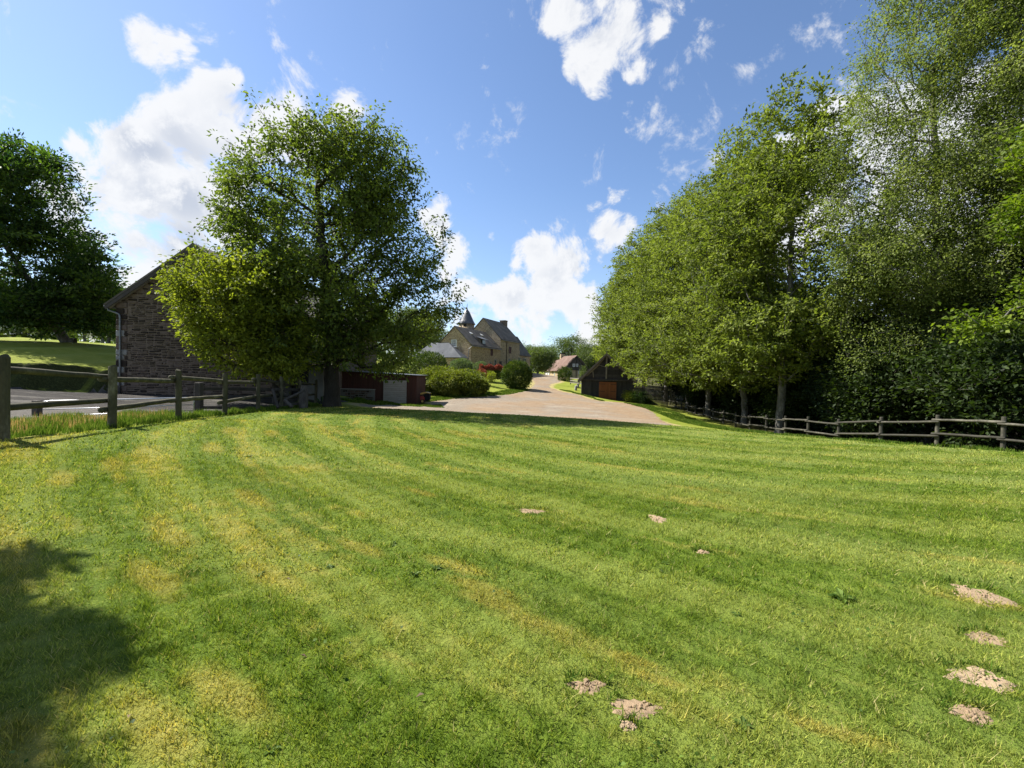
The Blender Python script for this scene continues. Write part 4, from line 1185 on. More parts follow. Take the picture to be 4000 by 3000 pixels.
# ------------------------------------------------------------------ cottage with red tiles
CA = np.array([12.5, 105.0]); CUv = np.array([-.26, .966]); CUv /= np.linalg.norm(CUv); CV = np.array([CUv[1], -CUv[0]])
cot = thing('cottage', (14, 108, 1.1), 'small cottage with red brown tiled roof and dark half timbered gable in the distance', 'cottage')
cze, cza, czb = E(2201, 1444, 105), E(2249, 1390, 106), .3
LC = 13.6; WC = 6.6
gable_block(cot, CA, CUv, LC * .68, CV, WC, czb, cze, cza, M['cottage_stone'], M['tile_red'], over=.55, end=.25, th=.12)
CB = CA + CUv * LC * .68
gable_block(cot, CB + CV * .05, CUv, LC * .34, CV, WC - .1, czb, cze, cza - .75, M['cottage_stone'], M['tile_red'], over=.55, end=.2, th=.12)
cc = CB + CV * WC / 2
RC = Matrix(((CUv[0], CV[0], 0), (CUv[1], CV[1], 0), (0, 0, 1)))
MB().box((cc[0], cc[1], cza + .05), (.8, 1.2, 1.5), RC).build('chimney', M['cottage_stone'], cot)
MB().box((cc[0], cc[1], cza + .95), (.9, 1.3, .28), RC).build('chimney_cap', M['iron'], cot)
n3 = -np.array([*CUv, 0.0]); c3 = np.array([*CV, 0.0])
def cg(w_, z, o=.0): return np.array([*(CA + CV * w_), z]) + n3 * o
MB().prism([cg(.05, cze - .1), cg(WC - .05, cze - .1), cg(WC / 2, cza - .12)], n3 * .06).build('gable_boards', M['grey_boards'], cot)
for a, b, wd in [((WC / 2, czb + .5), (WC / 2, cza - .2), .22), ((.3, cze + .02), (WC - .3, cze + .02), .24), ((1.3, cze + 1.25), (WC - 1.3, cze + 1.25), .16)]:
    MB().beam(cg(*a, .10), cg(*b, .10), .10, wd, up=tuple(n3) if a[0] == b[0] else (0, 0, 1)).build('beam', M['old_wood'], cot)
for s_ in (-1, 1):
    pts = [cg(WC / 2 + s_ * q[0], cze + q[1], .12) for q in [(2.75, -.1), (2.5, .9), (1.9, 1.9), (1.1, 2.7), (.25, 3.2)]]
    MB().tube(pts, .10, 6).build('curved_brace', M['old_wood'], cot)
    a = cg(WC / 2 + s_ * (WC / 2 + .45), cze - .5, .3); b = cg(WC / 2, cza - .02, .3)
    MB().beam(a, b, .05, .18).build('barge_board', M['old_wood'], cot)
opening(cot, 2236, 1421, 2245, 1433, CA, CV, M['white'], M['glass'], bars=(1, 2), fw=.10, off=.16)
opening(cot, 2249, 1421, 2257, 1433, CA, CV, M['white'], M['glass'], bars=(1, 2), fw=.10, off=.16)
opening(cot, 2212, 1447, 2230, 1462, CA, CV, M['white'], M['glass'], bars=(3, 0), fw=.12, off=.10)
opening(cot, 2258, 1448, 2268, 1461, CA, CV, M['white'], M['glass'], bars=(1, 1), fw=.10, off=.10)
for x0, y0, x1, y1 in [(2131.5, 1446, 2137, 1471), (2139.5, 1446, 2146, 1471)]:
    opening(cot, x0, y0, x1, y1, CA, CUv, M['white'], M['white'], 'door', bars=(0, 0), fw=.2)
opening(cot, 2158, 1447, 2162, 1460, CA, CUv, M['old_wood'], M['glass'], 'window', bars=(0, 0), fw=.1)
opening(cot, 2164.5, 1446, 2168, 1474, CA, CUv, M['white'], M['glass'], 'door', bars=(0, 0), fw=.2)

# ------------------------------------------------------------------ black timber barn with orange doors
KD = 50.0
kx0, kx1 = at(2272, 1500, KD)[0], at(2470, 1500, KD)[0]
kze, kza = E(2262, 1479, KD), E(2370, 1386, KD)
kz0, kz1 = E(2272, 1537, KD), E(2454, 1566, KD)
xa = at(2369, 1400, KD)[0]
kb = thing('timber_barn', (xa, KD, -.7), 'black tarred timber barn with open gable truss and orange double doors', 'barn')
gable_block(kb, (kx0, KD + .06), (0, 1), 11, (1, 0), kx1 - kx0, -2.0, kze, kza - .1, M['black_wood'], M['barn_tile'], over=.42, end=.55, th=.16, names=('inner_wall', 'roof'))
dx0_, dx1_ = at(2341, 1500, KD)[0], at(2407, 1500, KD)[0]
dzt, dzb = E(2374, 1492, KD), E(2374, 1563, KD)
n = 21; bw = (kx1 - kx0) / n
for i in range(n):
    x = kx0 + (i + .5) * bw; t = (x - kx0) / (kx1 - kx0); zb_ = kz0 * (1 - t) + kz1 * t - .25
    zt_ = kze - .1
    if dx0_ - bw * .4 < x < dx1_ + bw * .4: zb_ = dzt + .05
    MB().box((x, KD + .02 + rnd.uniform(-.006, .006), (zt_ + zb_) / 2), (bw - .018, .04, zt_ - zb_)).build('plank', M['black_wood'], kb)
# horizontal boards of the gable triangle
z = kze; nr = 9; hh_ = (kza - .35 - kze) / nr
for i in range(nr):
    z = kze + i * hh_
    half = (kx1 - kx0) / 2 * (1 - (z + hh_ - kze) / (kza - kze)) - .02
    MB().box((xa, KD + .03, z + hh_ / 2), (2 * half, .03, hh_ - .012), Euler((.05, 0, 0)).to_matrix()).build('board', M['black_wood'], kb)
MB().beam((kx0 - .15, KD - .08, kze - .02), (kx1 + .15, KD - .08, kze - .02), .14, .15).build('tie_beam', M['black_wood'], kb)
MB().beam((kx0 - .1, KD - .18, kze - .12), (kx1 + .1, KD - .18, kze - .12), .10, .06).build('sill_board', M['old_wood'], kb)
MB().box((xa + .03, KD - .12, (kze + kza) / 2 + .03), (.17, .12, kza - kze - .05)).build('king_post', M['timber'], kb)
MB().box((xa - .0, KD - .3, kza + .12), (.09, .09, .5)).build('finial', M['old_wood'], kb)
MB().beam(at(2292, 1468, KD - .12), at(2340, 1425, KD - .12), .1, .17).beam(at(2338, 1427, KD - .12), at(2360, 1400, KD - .12), .08, .12).build('brace', M['timber'], kb)
MB().beam(at(2317, 1447, KD - .1), at(2320, 1474, KD - .1), .07, .10).build('stud', M['timber'], kb)
MB().beam(at(2338, 1425, KD - .1), at(2368, 1434, KD - .1), .06, .07).build('collar_brace', M['timber'], kb)
for s_, xe in ((0, kx0), (1, kx1)):
    a = np.array([xe - (.4 if s_ == 0 else -.4), KD - .52, kze - .36]); b = np.array([xa, KD - .52, kza + .08])
    MB().beam(a, b, .05, .20).build('barge_board', M['timber'], kb)
    a2 = a + np.array([.18 if s_ == 0 else -.18, .35, .02]); b2 = b + np.array([0, .35, -.14])
    MB().beam(a2, b2, .1, .14).build('rafter', M['old_wood'], kb)
mid = (dx0_ + dx1_) / 2
for s_ in (0, 1):
    xa_, xb_ = (dx0_, mid - .008) if s_ == 0 else (mid + .008, dx1_)
    dr = MB().box(((xa_ + xb_) / 2, KD + .0, (dzt + dzb) / 2), (xb_ - xa_, .04, dzt - dzb)).build('door', M['orange'], kb)
    npk = 7
    for i in range(npk):
        x = xa_ + (i + .5) * (xb_ - xa_) / npk
        MB().box((x, KD - .032, (dzt + dzb) / 2), ((xb_ - xa_) / npk - .01, .02, dzt - dzb - .01)).build('plank', M['orange'], dr)
    for zf in (.12, .52, .91):
        zz_ = dzt - (dzt - dzb) * zf
        x0_ = xa_ + .02 if s_ == 0 else xb_ - .02
        MB().box((x0_ + (.32 if s_ == 0 else -.32), KD - .052, zz_), (.64, .015, .045)).build('strap_hinge', M['iron'], dr)
for x in (dx0_ - .06, dx1_ + .06): MB().box((x, KD - .03, (dzt + dzb) / 2), (.10, .08, dzt - dzb + .1)).build('door_post', M['black_wood'], kb)
MB().tube([(kx0 - .05, KD - .1, kze - .2), (kx0 + .03, KD - .1, kze - .45), (kx0 + .03, KD - .1, kz0)], .04, 6).build('downpipe', M['zinc'], kb)
kb.rotation_euler = (0, 0, math.radians(-11.5))
# plank fence running on from the barn
pf = thing('plank_fence', (14.5, KD, -1.1), 'tall dark upright plank fence continuing right from the black barn under the trees', 'fence')
pa, pb = at(2457, 1500, KD), at(2612, 1500, 47.0)
n = 34
for i in range(n):
    t = (i + .5) / n; p = pa * (1 - t) + pb * t
    g0 = gz(p[0], p[1]); zt_ = .95 - .25 * t
    MB().box((p[0], p[1] + rnd.uniform(-.008, .008), (g0 - .2 + zt_) / 2), (abs(pb[0] - pa[0]) / n - .022, .03, zt_ - g0 + .2)).build('plank', M['grey_boards'], pf)
for zf in (-.6, .5):
    MB().beam((pa[0], pa[1] + .06, zf), (pb[0], pb[1] + .06, zf - .2), .06, .1).build('rail', M['grey_boards'], pf)
hg = thing('hurdle_gate', at(2626, 1590, 46), 'small gate of pale upright bars at the far end of the right fence', 'gate')
for px in (2618, 2624, 2630, 2636): MB().beam(at(px, 1527 + (px - 2618) * .2, 46), at(px, 1575 + (px - 2618) * .2, 46), .05, .05, up=(0, 1, 0)).build('bar', M['timber'], hg)
MB().beam(at(2616, 1528, 46), at(2638, 1533, 46), .05, .07).build('top_rail', M['timber'], hg)

# white rails, posts with chains, bollards
wf = thing('white_rail_fence', at(2248, 1500, 62), 'short white three rail fence beside the left corner of the black barn', 'fence')
for px, d in ((2229, 64), (2262, 58)):
    MB().box(tuple(at(px, 1488, d)), (.12, .12, 1.05)).build('post', M['timber'], wf)
for py0, py1 in ((1477, 1480), (1486, 1490), (1494, 1498)):
    MB().beam(at(2227, py0, 64), at(2272, py1, 56.8), .05, .14).build('rail', M['timber'], wf)
BOL = [(2249, 1527, 1506, 56, 'pale stone bollard, the taller one by the black barn corner'), (2257, 1513, 1499, 60, 'pale stone bollard standing behind the taller one at the black barn corner')]
for px, pb_, pt_, d, lab in BOL:
    P = at(px, pb_, d); h = at(px, pt_, d)[2] - P[2]
    o = MB().lathe((P[0], P[1], P[2] - .1), [(.19, 0), (.18, .1 + h * .3), (.14, .1 + h * .85), (.08, .1 + h)], 12).build('bollard', M['pale_stone'], smooth=True); prop(o, lab, 'bollard', 'stone bollards by the black barn')
cf = thing('chain_fence', at(2120, 1484, 97), 'low white posts linked by hanging chains in front of the cottage', 'fence')
cpts = [at(px, py, 97) for px, py in [(2076, 1484), (2116, 1484), (2130, 1483), (2162, 1482), (2188, 1481)]]
for i, p in enumerate(cpts):
    MB().box((p[0], p[1], p[2] + .33), (.16, .16, .7)).build('post', M['white'] if i % 2 else M['pale_stone'], cf)
for i in range(len(cpts) - 1):
    if i == 1: continue
    a, b = cpts[i] + np.array([0, 0, .6]), cpts[i + 1] + np.array([0, 0, .6])
    MB().tube([a * (1 - t) + b * t - np.array([0, 0, 4 * .34 * t * (1 - t)]) for t in np.linspace(0, 1, 7)], .035, 5).build('chain', M['white'], cf)
o = MB().box(tuple(at(2181, 1482, 78)), (.28, .2, 1.75)).build('wooden_post', M['old_wood']); prop(o, 'thick brown wooden post left of the dark conifer by the drive', 'post')
# ------------------------------------------------------------------ trees
def unit(a): return a / (np.linalg.norm(a, axis=-1, keepdims=True) + 1e-9)

def fbm3(P, s, seed):
    x, y, z = P[:, 0] * s + seed, P[:, 1] * s + seed * 1.7, P[:, 2] * s - seed
    v = np.sin(x * 1.1 + 1.7 * np.sin(y * .9)) * np.cos(z * 1.2 + np.sin(x * .8)) + .6 * np.sin(y * 2.1 + z * 1.3) * np.cos(x * 1.9 - z) + .35 * np.sin(x * 4.1 + y * 3.7) * np.cos(z * 4.3 + y)
    return v / 1.6

def leaf_verts(C, Dn, size, wfac=.52, fold=.14, seed=0):
    n = len(C)
    r_ = np.random.RandomState(seed)
    up = unit(np.array([0, 0, 1.0])[None] + r_.normal(0, .75, (n, 3)))
    sd = unit(np.cross(Dn, up)); nr = np.cross(sd, Dn)
    s_ = size[:, None]
    B = C; T = C + Dn * s_
    Ml = C + Dn * s_ * .45 + sd * s_ * wfac * .5 + nr * s_ * fold
    Mr = C + Dn * s_ * .45 - sd * s_ * wfac * .5 + nr * s_ * fold
    V = np.stack([B, Mr, T, Ml], 1).reshape(-1, 3)
    o = np.arange(n)[:, None] * 4
    F_ = np.concatenate([o + [0, 1, 2], o + [0, 2, 3]], 1).reshape(-1, 3)
    return V, F_

def lobe_points(lobes, n, seed, shell=.55, gap=.12, gscale=.55):
    r_ = np.random.RandomState(seed)
    vol = np.array([l[3] * l[4] * l[5] for l in lobes]) ** .85
    out = []
    pr = vol / vol.sum()
    while sum(len(o) for o in out) < n:
        k = r_.choice(len(lobes), n, p=pr)
        L = np.array([l[:6] for l in lobes])[k]
        d = unit(r_.normal(0, 1, (n, 3)))
        rad = np.where(r_.uniform(0, 1, n) < shell, r_.uniform(.72, 1.03, n), r_.uniform(.1, 1, n) ** (1 / 3))
        rad *= 1 + .22 * fbm3(d * 2.2, 1.0, seed + 3)
        rad *= np.where(r_.uniform(0, 1, n) < .09, r_.uniform(1.05, 1.22, n), 1.0)
        P = L[:, :3] + d * rad[:, None] * L[:, 3:6]
        ok = fbm3(P, gscale, seed) > -.55 + gap * 2
        out.append(P[ok])
    return np.concatenate(out)[:n]

def grow(lobes, trunk, r0, ncl, seed, gap=.12, shell=.55, gscale=.55, rtip=.008, bend=.12, holes=()):
    """trunk: list of points. returns (tips, dirs, skeleton segments)"""
    r_ = np.random.RandomState(seed)
    tr = np.array(trunk, float)
    seg = np.linalg.norm(np.diff(tr, axis=0), axis=1); s_ = np.r_[0, np.cumsum(seg)]
    tt = np.linspace(0, s_[-1], max(6, int(s_[-1] / .45)))
    tp = np.stack([np.interp(tt, s_, tr[:, i]) for i in range(3)], 1)
    tp[1:-1] += r_.normal(0, .035, tp[1:-1].shape) * [1, 1, .2]
    A = lobe_points(lobes, ncl, seed, shell, gap, gscale)
    for h in holes:
        q = ((A[:, 0] - h[0]) / h[3]) ** 2 + ((A[:, 1] - h[1]) / h[4]) ** 2 + ((A[:, 2] - h[2]) / h[5]) ** 2
        A = A[(q > 1) | (r_.uniform(0, 1, len(A)) < .12)]
    ncl = len(A)
    cap = ncl * 8 + len(tp)
    N = np.zeros((cap, 3)); par = np.full(cap, -1); plen = np.zeros(cap)
    N[:len(tp)] = tp; par[1:len(tp)] = np.arange(len(tp) - 1); plen[:len(tp)] = tt * .6
    m = len(tp)
    first = max(1, int(m * .18))
    dist = np.min(np.linalg.norm(A[:, None] - tp[None, ::3], axis=2), axis=1)
    order = np.argsort(dist + .15 * (A[:, 2] - A[:, 2].min()))
    tips = []; dirs = []; tipn = []
    for a in A[order]:
        q = N[first:m]
        dv = a - q; dd = np.linalg.norm(dv, axis=1)
        cost = dd + .30 * plen[first:m] + np.where(dv[:, 2] < -.15 * dd, .9 * dd * (-dv[:, 2] / (dd + 1e-6)), 0)
        j = int(np.argmin(cost)) + first
        base = N[j]; L = np.linalg.norm(a - base)
        if L < .05: continue
        k = int(np.clip(L / .7, 1, 6)); prev = j
        side = r_.normal(0, 1, 3) * bend * L
        for i in range(1, k + 1):
            t = i / k
            p = base * (1 - t) + a * t + side * t * (1 - t) - np.array([0, 0, 1]) * .10 * L * t * (1 - t) * -1
            if m >= cap: break
            N[m] = p; par[m] = prev; plen[m] = plen[prev] + L / k; prev = m; m += 1
        tips.append(a); tipn.append(prev)
        dirs.append(a - N[par[prev]])
    N, par = N[:m], par[:m]
    cnt = np.zeros(m)
    for t in tipn: cnt[t] += 1
    for i in range(m - 1, 0, -1): cnt[par[i]] += cnt[i]
    rad = rtip * np.maximum(cnt, 1) ** .46
    rad *= 1.0
    sc = r0 / rad[0]
    tipw = np.clip(np.log(np.maximum(cnt, 1)) / np.log(cnt[0]), 0, 1)
    rad = rad * (1 - tipw + sc * tipw)
    rad[0] = r0 * 1.35
    if m > 2: rad[1] = r0 * 1.08
    return np.array(tips), unit(np.array(dirs)), N, par, rad, len(tp)

def skeleton_mesh(name, N, par, rad, ntr, minr=0.0):
    idx = np.where((par >= 0) & (rad >= minr))[0]
    Vs, Fs = [], []; off = 0
    thick = rad[idx] > .05
    for msk, n in ((thick, 9), (~thick, 4)):
        I = idx[msk]
        if not len(I): continue
        a, b = N[par[I]], N[I]
        d = unit(b - a)
        ref = np.where(np.abs(d[:, 2:3]) > .9, np.array([[1.0, 0, 0]]), np.array([[0, 0, 1.0]]))
        sx = unit(np.cross(d, ref)); sy = np.cross(d, sx)
        ra = np.minimum(rad[par[I]], rad[I] * 1.35); rb = rad[I]
        tk = I < ntr
        ra = np.where(tk, rad[par[I]], ra)
        th = np.arange(n) * 2 * np.pi / n
        ring = sx[:, None] * np.cos(th)[None, :, None] + sy[:, None] * np.sin(th)[None, :, None]
        e = d * (rb * .35)[:, None]
        V = np.concatenate([a[:, None] + ring * ra[:, None, None], (b + e)[:, None] + ring * rb[:, None, None]], 1)
        k = np.arange(n); k2 = (k + 1) % n
        q = np.stack([k, k2, k2 + n, k + n], 1)
        Fm = (np.arange(len(I)) * 2 * n)[:, None, None] + q[None] + off
        Vs.append(V.reshape(-1, 3)); Fs.append(Fm.reshape(-1, 4)); off += len(I) * 2 * n
    me = fastmesh(name, np.concatenate(Vs), np.concatenate(Fs))
    me.shade_smooth()
    return me

def crown_mesh(name, tips, dirs, per, spread, size, seed, droop=.5, outw=.8, flat=.7, wfac=.52, lobes=None, along=.5, drop=0.0):
    r_ = np.random.RandomState(seed + 50)
    n = len(tips)
    cnt = r_.poisson(per, n)
    k = np.repeat(np.arange(n), cnt)
    m = len(k)
    g = r_.normal(0, 1, (m, 3)) * spread * [1, 1, flat]
    t = r_.uniform(-1.0, .6, m)
    P = tips[k] + g + dirs[k] * (t * along)[:, None]
    if drop: P[:, 2] -= np.abs(r_.normal(0, drop, m))
    D_ = unit(g / (spread + 1e-6) * .5 + dirs[k] * outw + r_.normal(0, .6, (m, 3)) + np.array([0, 0, -droop])[None])
    sz = size * r_.uniform(.6, 1.25, m)
    V, F_ = leaf_verts(P, D_, sz, wfac, seed=seed)
    cv = r_.uniform(-.2, .2, n) + .32 * fbm3(tips, .9, seed + 9)
    var = np.clip(.5 + cv[k] + r_.normal(0, .17, m), 0, 1)
    return fastmesh(name, V, F_, np.repeat(var, 2))

def recenter(me, c):
    co = np.empty(len(me.vertices) * 3, np.float32); me.vertices.foreach_get('co', co)
    co = co.reshape(-1, 3) - np.array(c, np.float32)
    me.vertices.foreach_set('co', co.ravel()); me.update()
    return me

def tree(name, base, lobes, trunk, r0, ncl, per, spread, size, leafmat, barkmat, label, cat='tree', group=None, seed=1, gap=.12, shell=.55, gscale=.55, bend=.12, holes=(), **kw):
    tips, dirs, N, par, rad, ntr = grow(lobes, trunk, r0, ncl, seed, gap, shell, gscale, bend=bend, holes=holes)
    root = thing(name, base, label, cat, group)
    tm = recenter(skeleton_mesh('trunk', N, par, rad, ntr), base)
    link('trunk', tm, barkmat, root)
    cm = recenter(crown_mesh('crown', tips, dirs, per, spread, size, seed, **kw), base)
    link('crown', cm, leafmat, root)
    return root

def copy_thing(root, loc, rz, sc, label, group=None, leafmat=None):
    r = root.copy(); COL.objects.link(r)
    r.location = Vector([float(c) for c in loc]); r.rotation_euler = (0, 0, rz); r.scale = sc if hasattr(sc, '__len__') else (sc, sc, sc)
    r['label'] = label
    if group: r['group'] = group
    for ch in list(root.children):
        c = ch.copy(); COL.objects.link(c); c.parent = r; c.matrix_parent_inverse = Matrix()
        if leafmat is not None and ch.name.startswith('crown'):
            c.material_slots[0].link = 'OBJECT'; c.material_slots[0].material = leafmat
    return r

def plobe(px, py, d, rx, ry, rd=None, k=1.0):
    c = at(px, py, d); f = d / F
    return (c[0], c[1], c[2], rx * f, (rd if rd else rx) * f, ry * f)

# big tree right of centre left: full rounded crown
b0 = at(1297, 1594, 21.6); b0[2] = gz(b0[0], b0[1]) - .1
D0 = 21.6
lob = [plobe(1290, 1130, D0, 330, 280), plobe(1240, 820, D0, 320, 300, 290), plobe(1340, 680, D0, 235, 200), plobe(1170, 620, D0, 180, 150), plobe(1470, 720, D0, 170, 200), plobe(1520, 950, D0, 230, 210), plobe(1600, 1180, D0, 185, 150), plobe(1690, 1180, D0, 100, 70, 90),
       plobe(980, 760, D0, 135, 210), plobe(1020, 1010, D0, 200, 230), plobe(1150, 1330, D0, 230, 110), plobe(1450, 1350, D0, 230, 110), plobe(1190, 500, D0, 60, 70), plobe(1400, 550, D0, 120, 90), plobe(1560, 1420, D0, 70, 70), plobe(900, 760, D0, 50, 120), plobe(1430, 1090, D0, 200, 180), plobe(1150, 1180, D0, 240, 200), plobe(1400, 880, D0, 180, 180)]
tr = [b0, b0 + [-.02, 0, .5], at(1296, 1450, D0), at(1300, 1330, D0), at(1285, 1180, D0), at(1262, 980, D0), at(1240, 780, D0), at(1235, 620, D0)]
tree('deciduous_tree', b0, lob, tr, .36, 2600, 31, .14, .19, M['leaf_big'], M['bark_dark'], 'big full crowned tree with thick dark trunk at the end of the left fence', seed=4, gap=.12, shell=.42, droop=.75, along=.8)
# second, lighter tree in front of the stone barn
b1 = at(1080, 1588, 20.6); b1[2] = gz(b1[0], b1[1]) - .1; D1 = 19.3
lob = [plobe(890, 1170, D1, 195, 155), plobe(790, 1200, D1, 90, 120), plobe(1000, 1120, D1, 150, 130), plobe(820, 1320, D1, 85, 80), plobe(930, 1360, D1, 150, 100), plobe(1080, 1400, D1, 120, 70), plobe(720, 1110, D1, 40, 40), plobe(1060, 1250, D1, 150, 150), plobe(1150, 1440, D1, 60, 40), plobe(960, 1480 - 40, D1, 70, 45)]
tr = [b1, b1 + [0, -.1, .8], at(1070, 1440, 20.3), at(1040, 1360, 20), at(990, 1280, 19.7), at(920, 1220, 19.4), at(850, 1170, D1)]
tree('deciduous_tree', b1, lob, tr, .13, 900, 32, .14, .18, M['leaf_lit'], M['bark_dark'], 'smaller yellow green tree spreading in front of the stone barn gable', seed=15, gap=.05, shell=.55, droop=.7, along=.7)
# tree at the far left edge with leaning trunk
b2 = at(293, 1386, 32); b2[2] = gz(b2[0], b2[1]) - .1; D2 = 31
lob = [plobe(40, 900, D2, 230, 330), plobe(100, 1080, D2, 280, 200), plobe(120, 800, D2, 140, 140), plobe(40, 640, D2, 90, 90), plobe(340, 1120, D2, 110, 110), plobe(180, 1230, D2, 230, 85), plobe(380, 960, D2, 70, 60), plobe(420, 1060, D2, 50, 30), plobe(360, 1240, D2, 60, 60)]
tr = [b2, at(262, 1340, 31.8), at(215, 1270, 31.5), at(150, 1150, 31.2), at(60, 1020, D2), at(-20, 880, D2), at(-60, 740, D2)]
tree('deciduous_tree', b2, lob, tr, .30, 1500, 44, .26, .27, M['leaf_dark'], M['bark_grey'], 'dark green tree at the left edge with a leaning grey trunk on the far lawn', seed=21, gap=.19, shell=.6, droop=.15, flat=.18, along=1.3, outw=1.4)

# the row of tall limes behind the right hand fence: three grown trees and their copies
def lime(seed, Hh, R_, loc, label, leafmat, low=2.1, extra=(), holes=(), ncl=2000, per=31, size=.26, lean=0.0, cut=0.0):
    x, y, z = loc
    r_ = random.Random(seed)
    lob = []
    prof = [(.03, .62), (.12, .88), (.24, .96), (.38, 1.0), (.52, .93), (.66, .78), (.79, .60), (.90, .38), (.97, .20)]
    for i, (t, q) in enumerate(prof):
        n = 4 if q > .7 else (3 if q > .45 else 1)
        for k in range(n):
            a = 2 * math.pi * k / n + i * .9 + r_.uniform(-.4, .4)
            rr = R_ * q
            off = rr * (.45 if n > 1 else 0.1)
            lob.append((x + off * math.cos(a), y + off * math.sin(a), z + low + (Hh - low) * t, rr * .62 if n > 1 else rr, rr * .62 if n > 1 else rr, Hh * .085 * r_.uniform(.9, 1.2)))
    lob += list(extra)
    tr = [(x, y, z - .2), (x + .05, y, z + 1.0), (x + lean * .2, y, z + 3), (x + lean * .6, y, z + Hh * .35), (x + lean, y + .2, z + Hh * .62), (x + lean, y, z + Hh * .88)]
    return tree('deciduous_tree', loc, lob, tr, .25, ncl, per, .15, size, leafmat, M['bark_grey'], label, group='tall trees behind the right fence', seed=seed, gap=.10, shell=.62, droop=.4, along=.9, flat=.5, outw=1.1, holes=holes)
def lloc(px, d): p = at(px, 1600, d); p[2] = gz(p[0], p[1]) - .05; return p
ROWG = 'tall trees behind the right fence'
l1 = lime(31, 22.8, 6.2, lloc(3046, 29.0), 'nearest tall tree of the right row, thick mottled grey trunk rising behind the fence', M['leaf_row'], low=4.7, lean=.5, ncl=2300, extra=[plobe(2880, 1330, 28, 150, 90), plobe(3080, 1270, 26.5, 140, 80), plobe(2780, 1380, 30, 90, 70)], holes=[plobe(3120, 960, 29, 125, 190, 420)])
l2 = lime(32, 24.0, 6.0, lloc(2908, 34.5), 'second tall tree of the right row, pale slanting trunk behind the fence', M['leaf_row'], low=4.3, lean=-.8, ncl=2300, extra=[plobe(2590, 1395, 36, 105, 85), plobe(2700, 1405, 34.5, 110, 85), plobe(2560, 1290, 37.5, 100, 110), plobe(2800, 1420, 32, 100, 60), plobe(2500, 1400, 38, 60, 80)], holes=[plobe(3120, 960, 34, 130, 190, 420)])
l3 = lime(33, 23.0, 6.4, lloc(2765, 40.5), 'third tall tree of the right row, thin pale trunk behind the fence', M['leaf_row'], low=4.0, ncl=2600, extra=[plobe(2478, 1385, 45.5, 85, 105), plobe(2560, 1400, 43, 120, 110), plobe(2660, 1420, 40, 120, 90), plobe(2465, 1240, 47, 85, 110), plobe(2432, 1405, 47.5, 50, 85), plobe(2425, 1310, 47.5, 50, 85), plobe(2580, 1230, 43, 110, 120)])
for src, px, d, rz, sc, lab in [(l1, 2686, 46.5, 2.2, (.98, .98, 1.03), 'fourth tall tree of the right row, narrow trunk right of the hurdle gate'),
                                (l2, 2600, 53, 1.1, (1.08, 1.08, 1.02), 'fifth tall tree of the right row, crown overhanging the plank fence'),
                                (l3, 2512, 60, 4.0, (1.12, 1.12, 1.0), 'sixth tree of the right row, crown beside the black barn'),
                                (l1, 2466, 70, .7, (1.0, 1.0, .96), 'farthest tree at the left end of the right row, behind the black barn'),
                                ]:
    copy_thing(src, lloc(px, d), rz, sc, lab)

# birch like fine leaved tall trees
def birch(seed, loc, Hh, lob, label, ncl=2300, per=46):
    x, y, z = loc
    tr = [(x, y, z - .2), (x - .1, y, z + 3), (x + .2, y, z + 8), (x, y, z + 14), (x - .4, y, z + Hh * .92)]
    return tree('birch_tree', loc, lob, tr, .22, ncl, per, .24, .125, M['leaf_birch'], M['bark_grey'], label, group='fine leaved trees at the right edge', seed=seed, gap=.13, shell=.5, gscale=.75, droop=.9, along=.5, flat=.9, drop=.35, wfac=.6)
bb = lloc(3620, 23.0)
lob = [plobe(3520, 330, 23, 190, 150), plobe(3430, 600, 23, 210, 160), plobe(3640, 100, 23, 230, 190), plobe(3380, 870, 23, 190, 190), plobe(3600, 820, 23, 220, 210), plobe(3420, 1120, 23, 170, 120), plobe(3650, 1120, 23, 170, 120), plobe(3750, 450, 23, 230, 200), plobe(3380, 280, 23, 70, 80), plobe(3700, -150, 23, 220, 170), plobe(3480, 1000, 22, 190, 160), plobe(3600, 1330, 23, 260, 110), plobe(3380, 1330, 23, 130, 110), plobe(3560, 1050, 23, 220, 150)]
birch(41, bb, 20, lob, 'tall airy birch with fine drooping foliage, left one at the right edge')
bb = lloc(4060, 20.5)
lob = [plobe(3980, 250, 20.5, 230, 210), plobe(3900, 620, 20.5, 220, 180), plobe(4150, 600, 20.5, 250, 220), plobe(3960, 960, 20.5, 230, 170), plobe(4000, -150, 20.5, 230, 200), plobe(4250, 150, 20.5, 240, 250), plobe(3880, 60, 20.5, 120, 150), plobe(3950, 1280, 20.5, 220, 120), plobe(3800, 800, 20.5, 160, 160)]
birch(42, bb, 21, lob, 'tall dense fine leaved tree at the top right corner', ncl=2600, per=46)
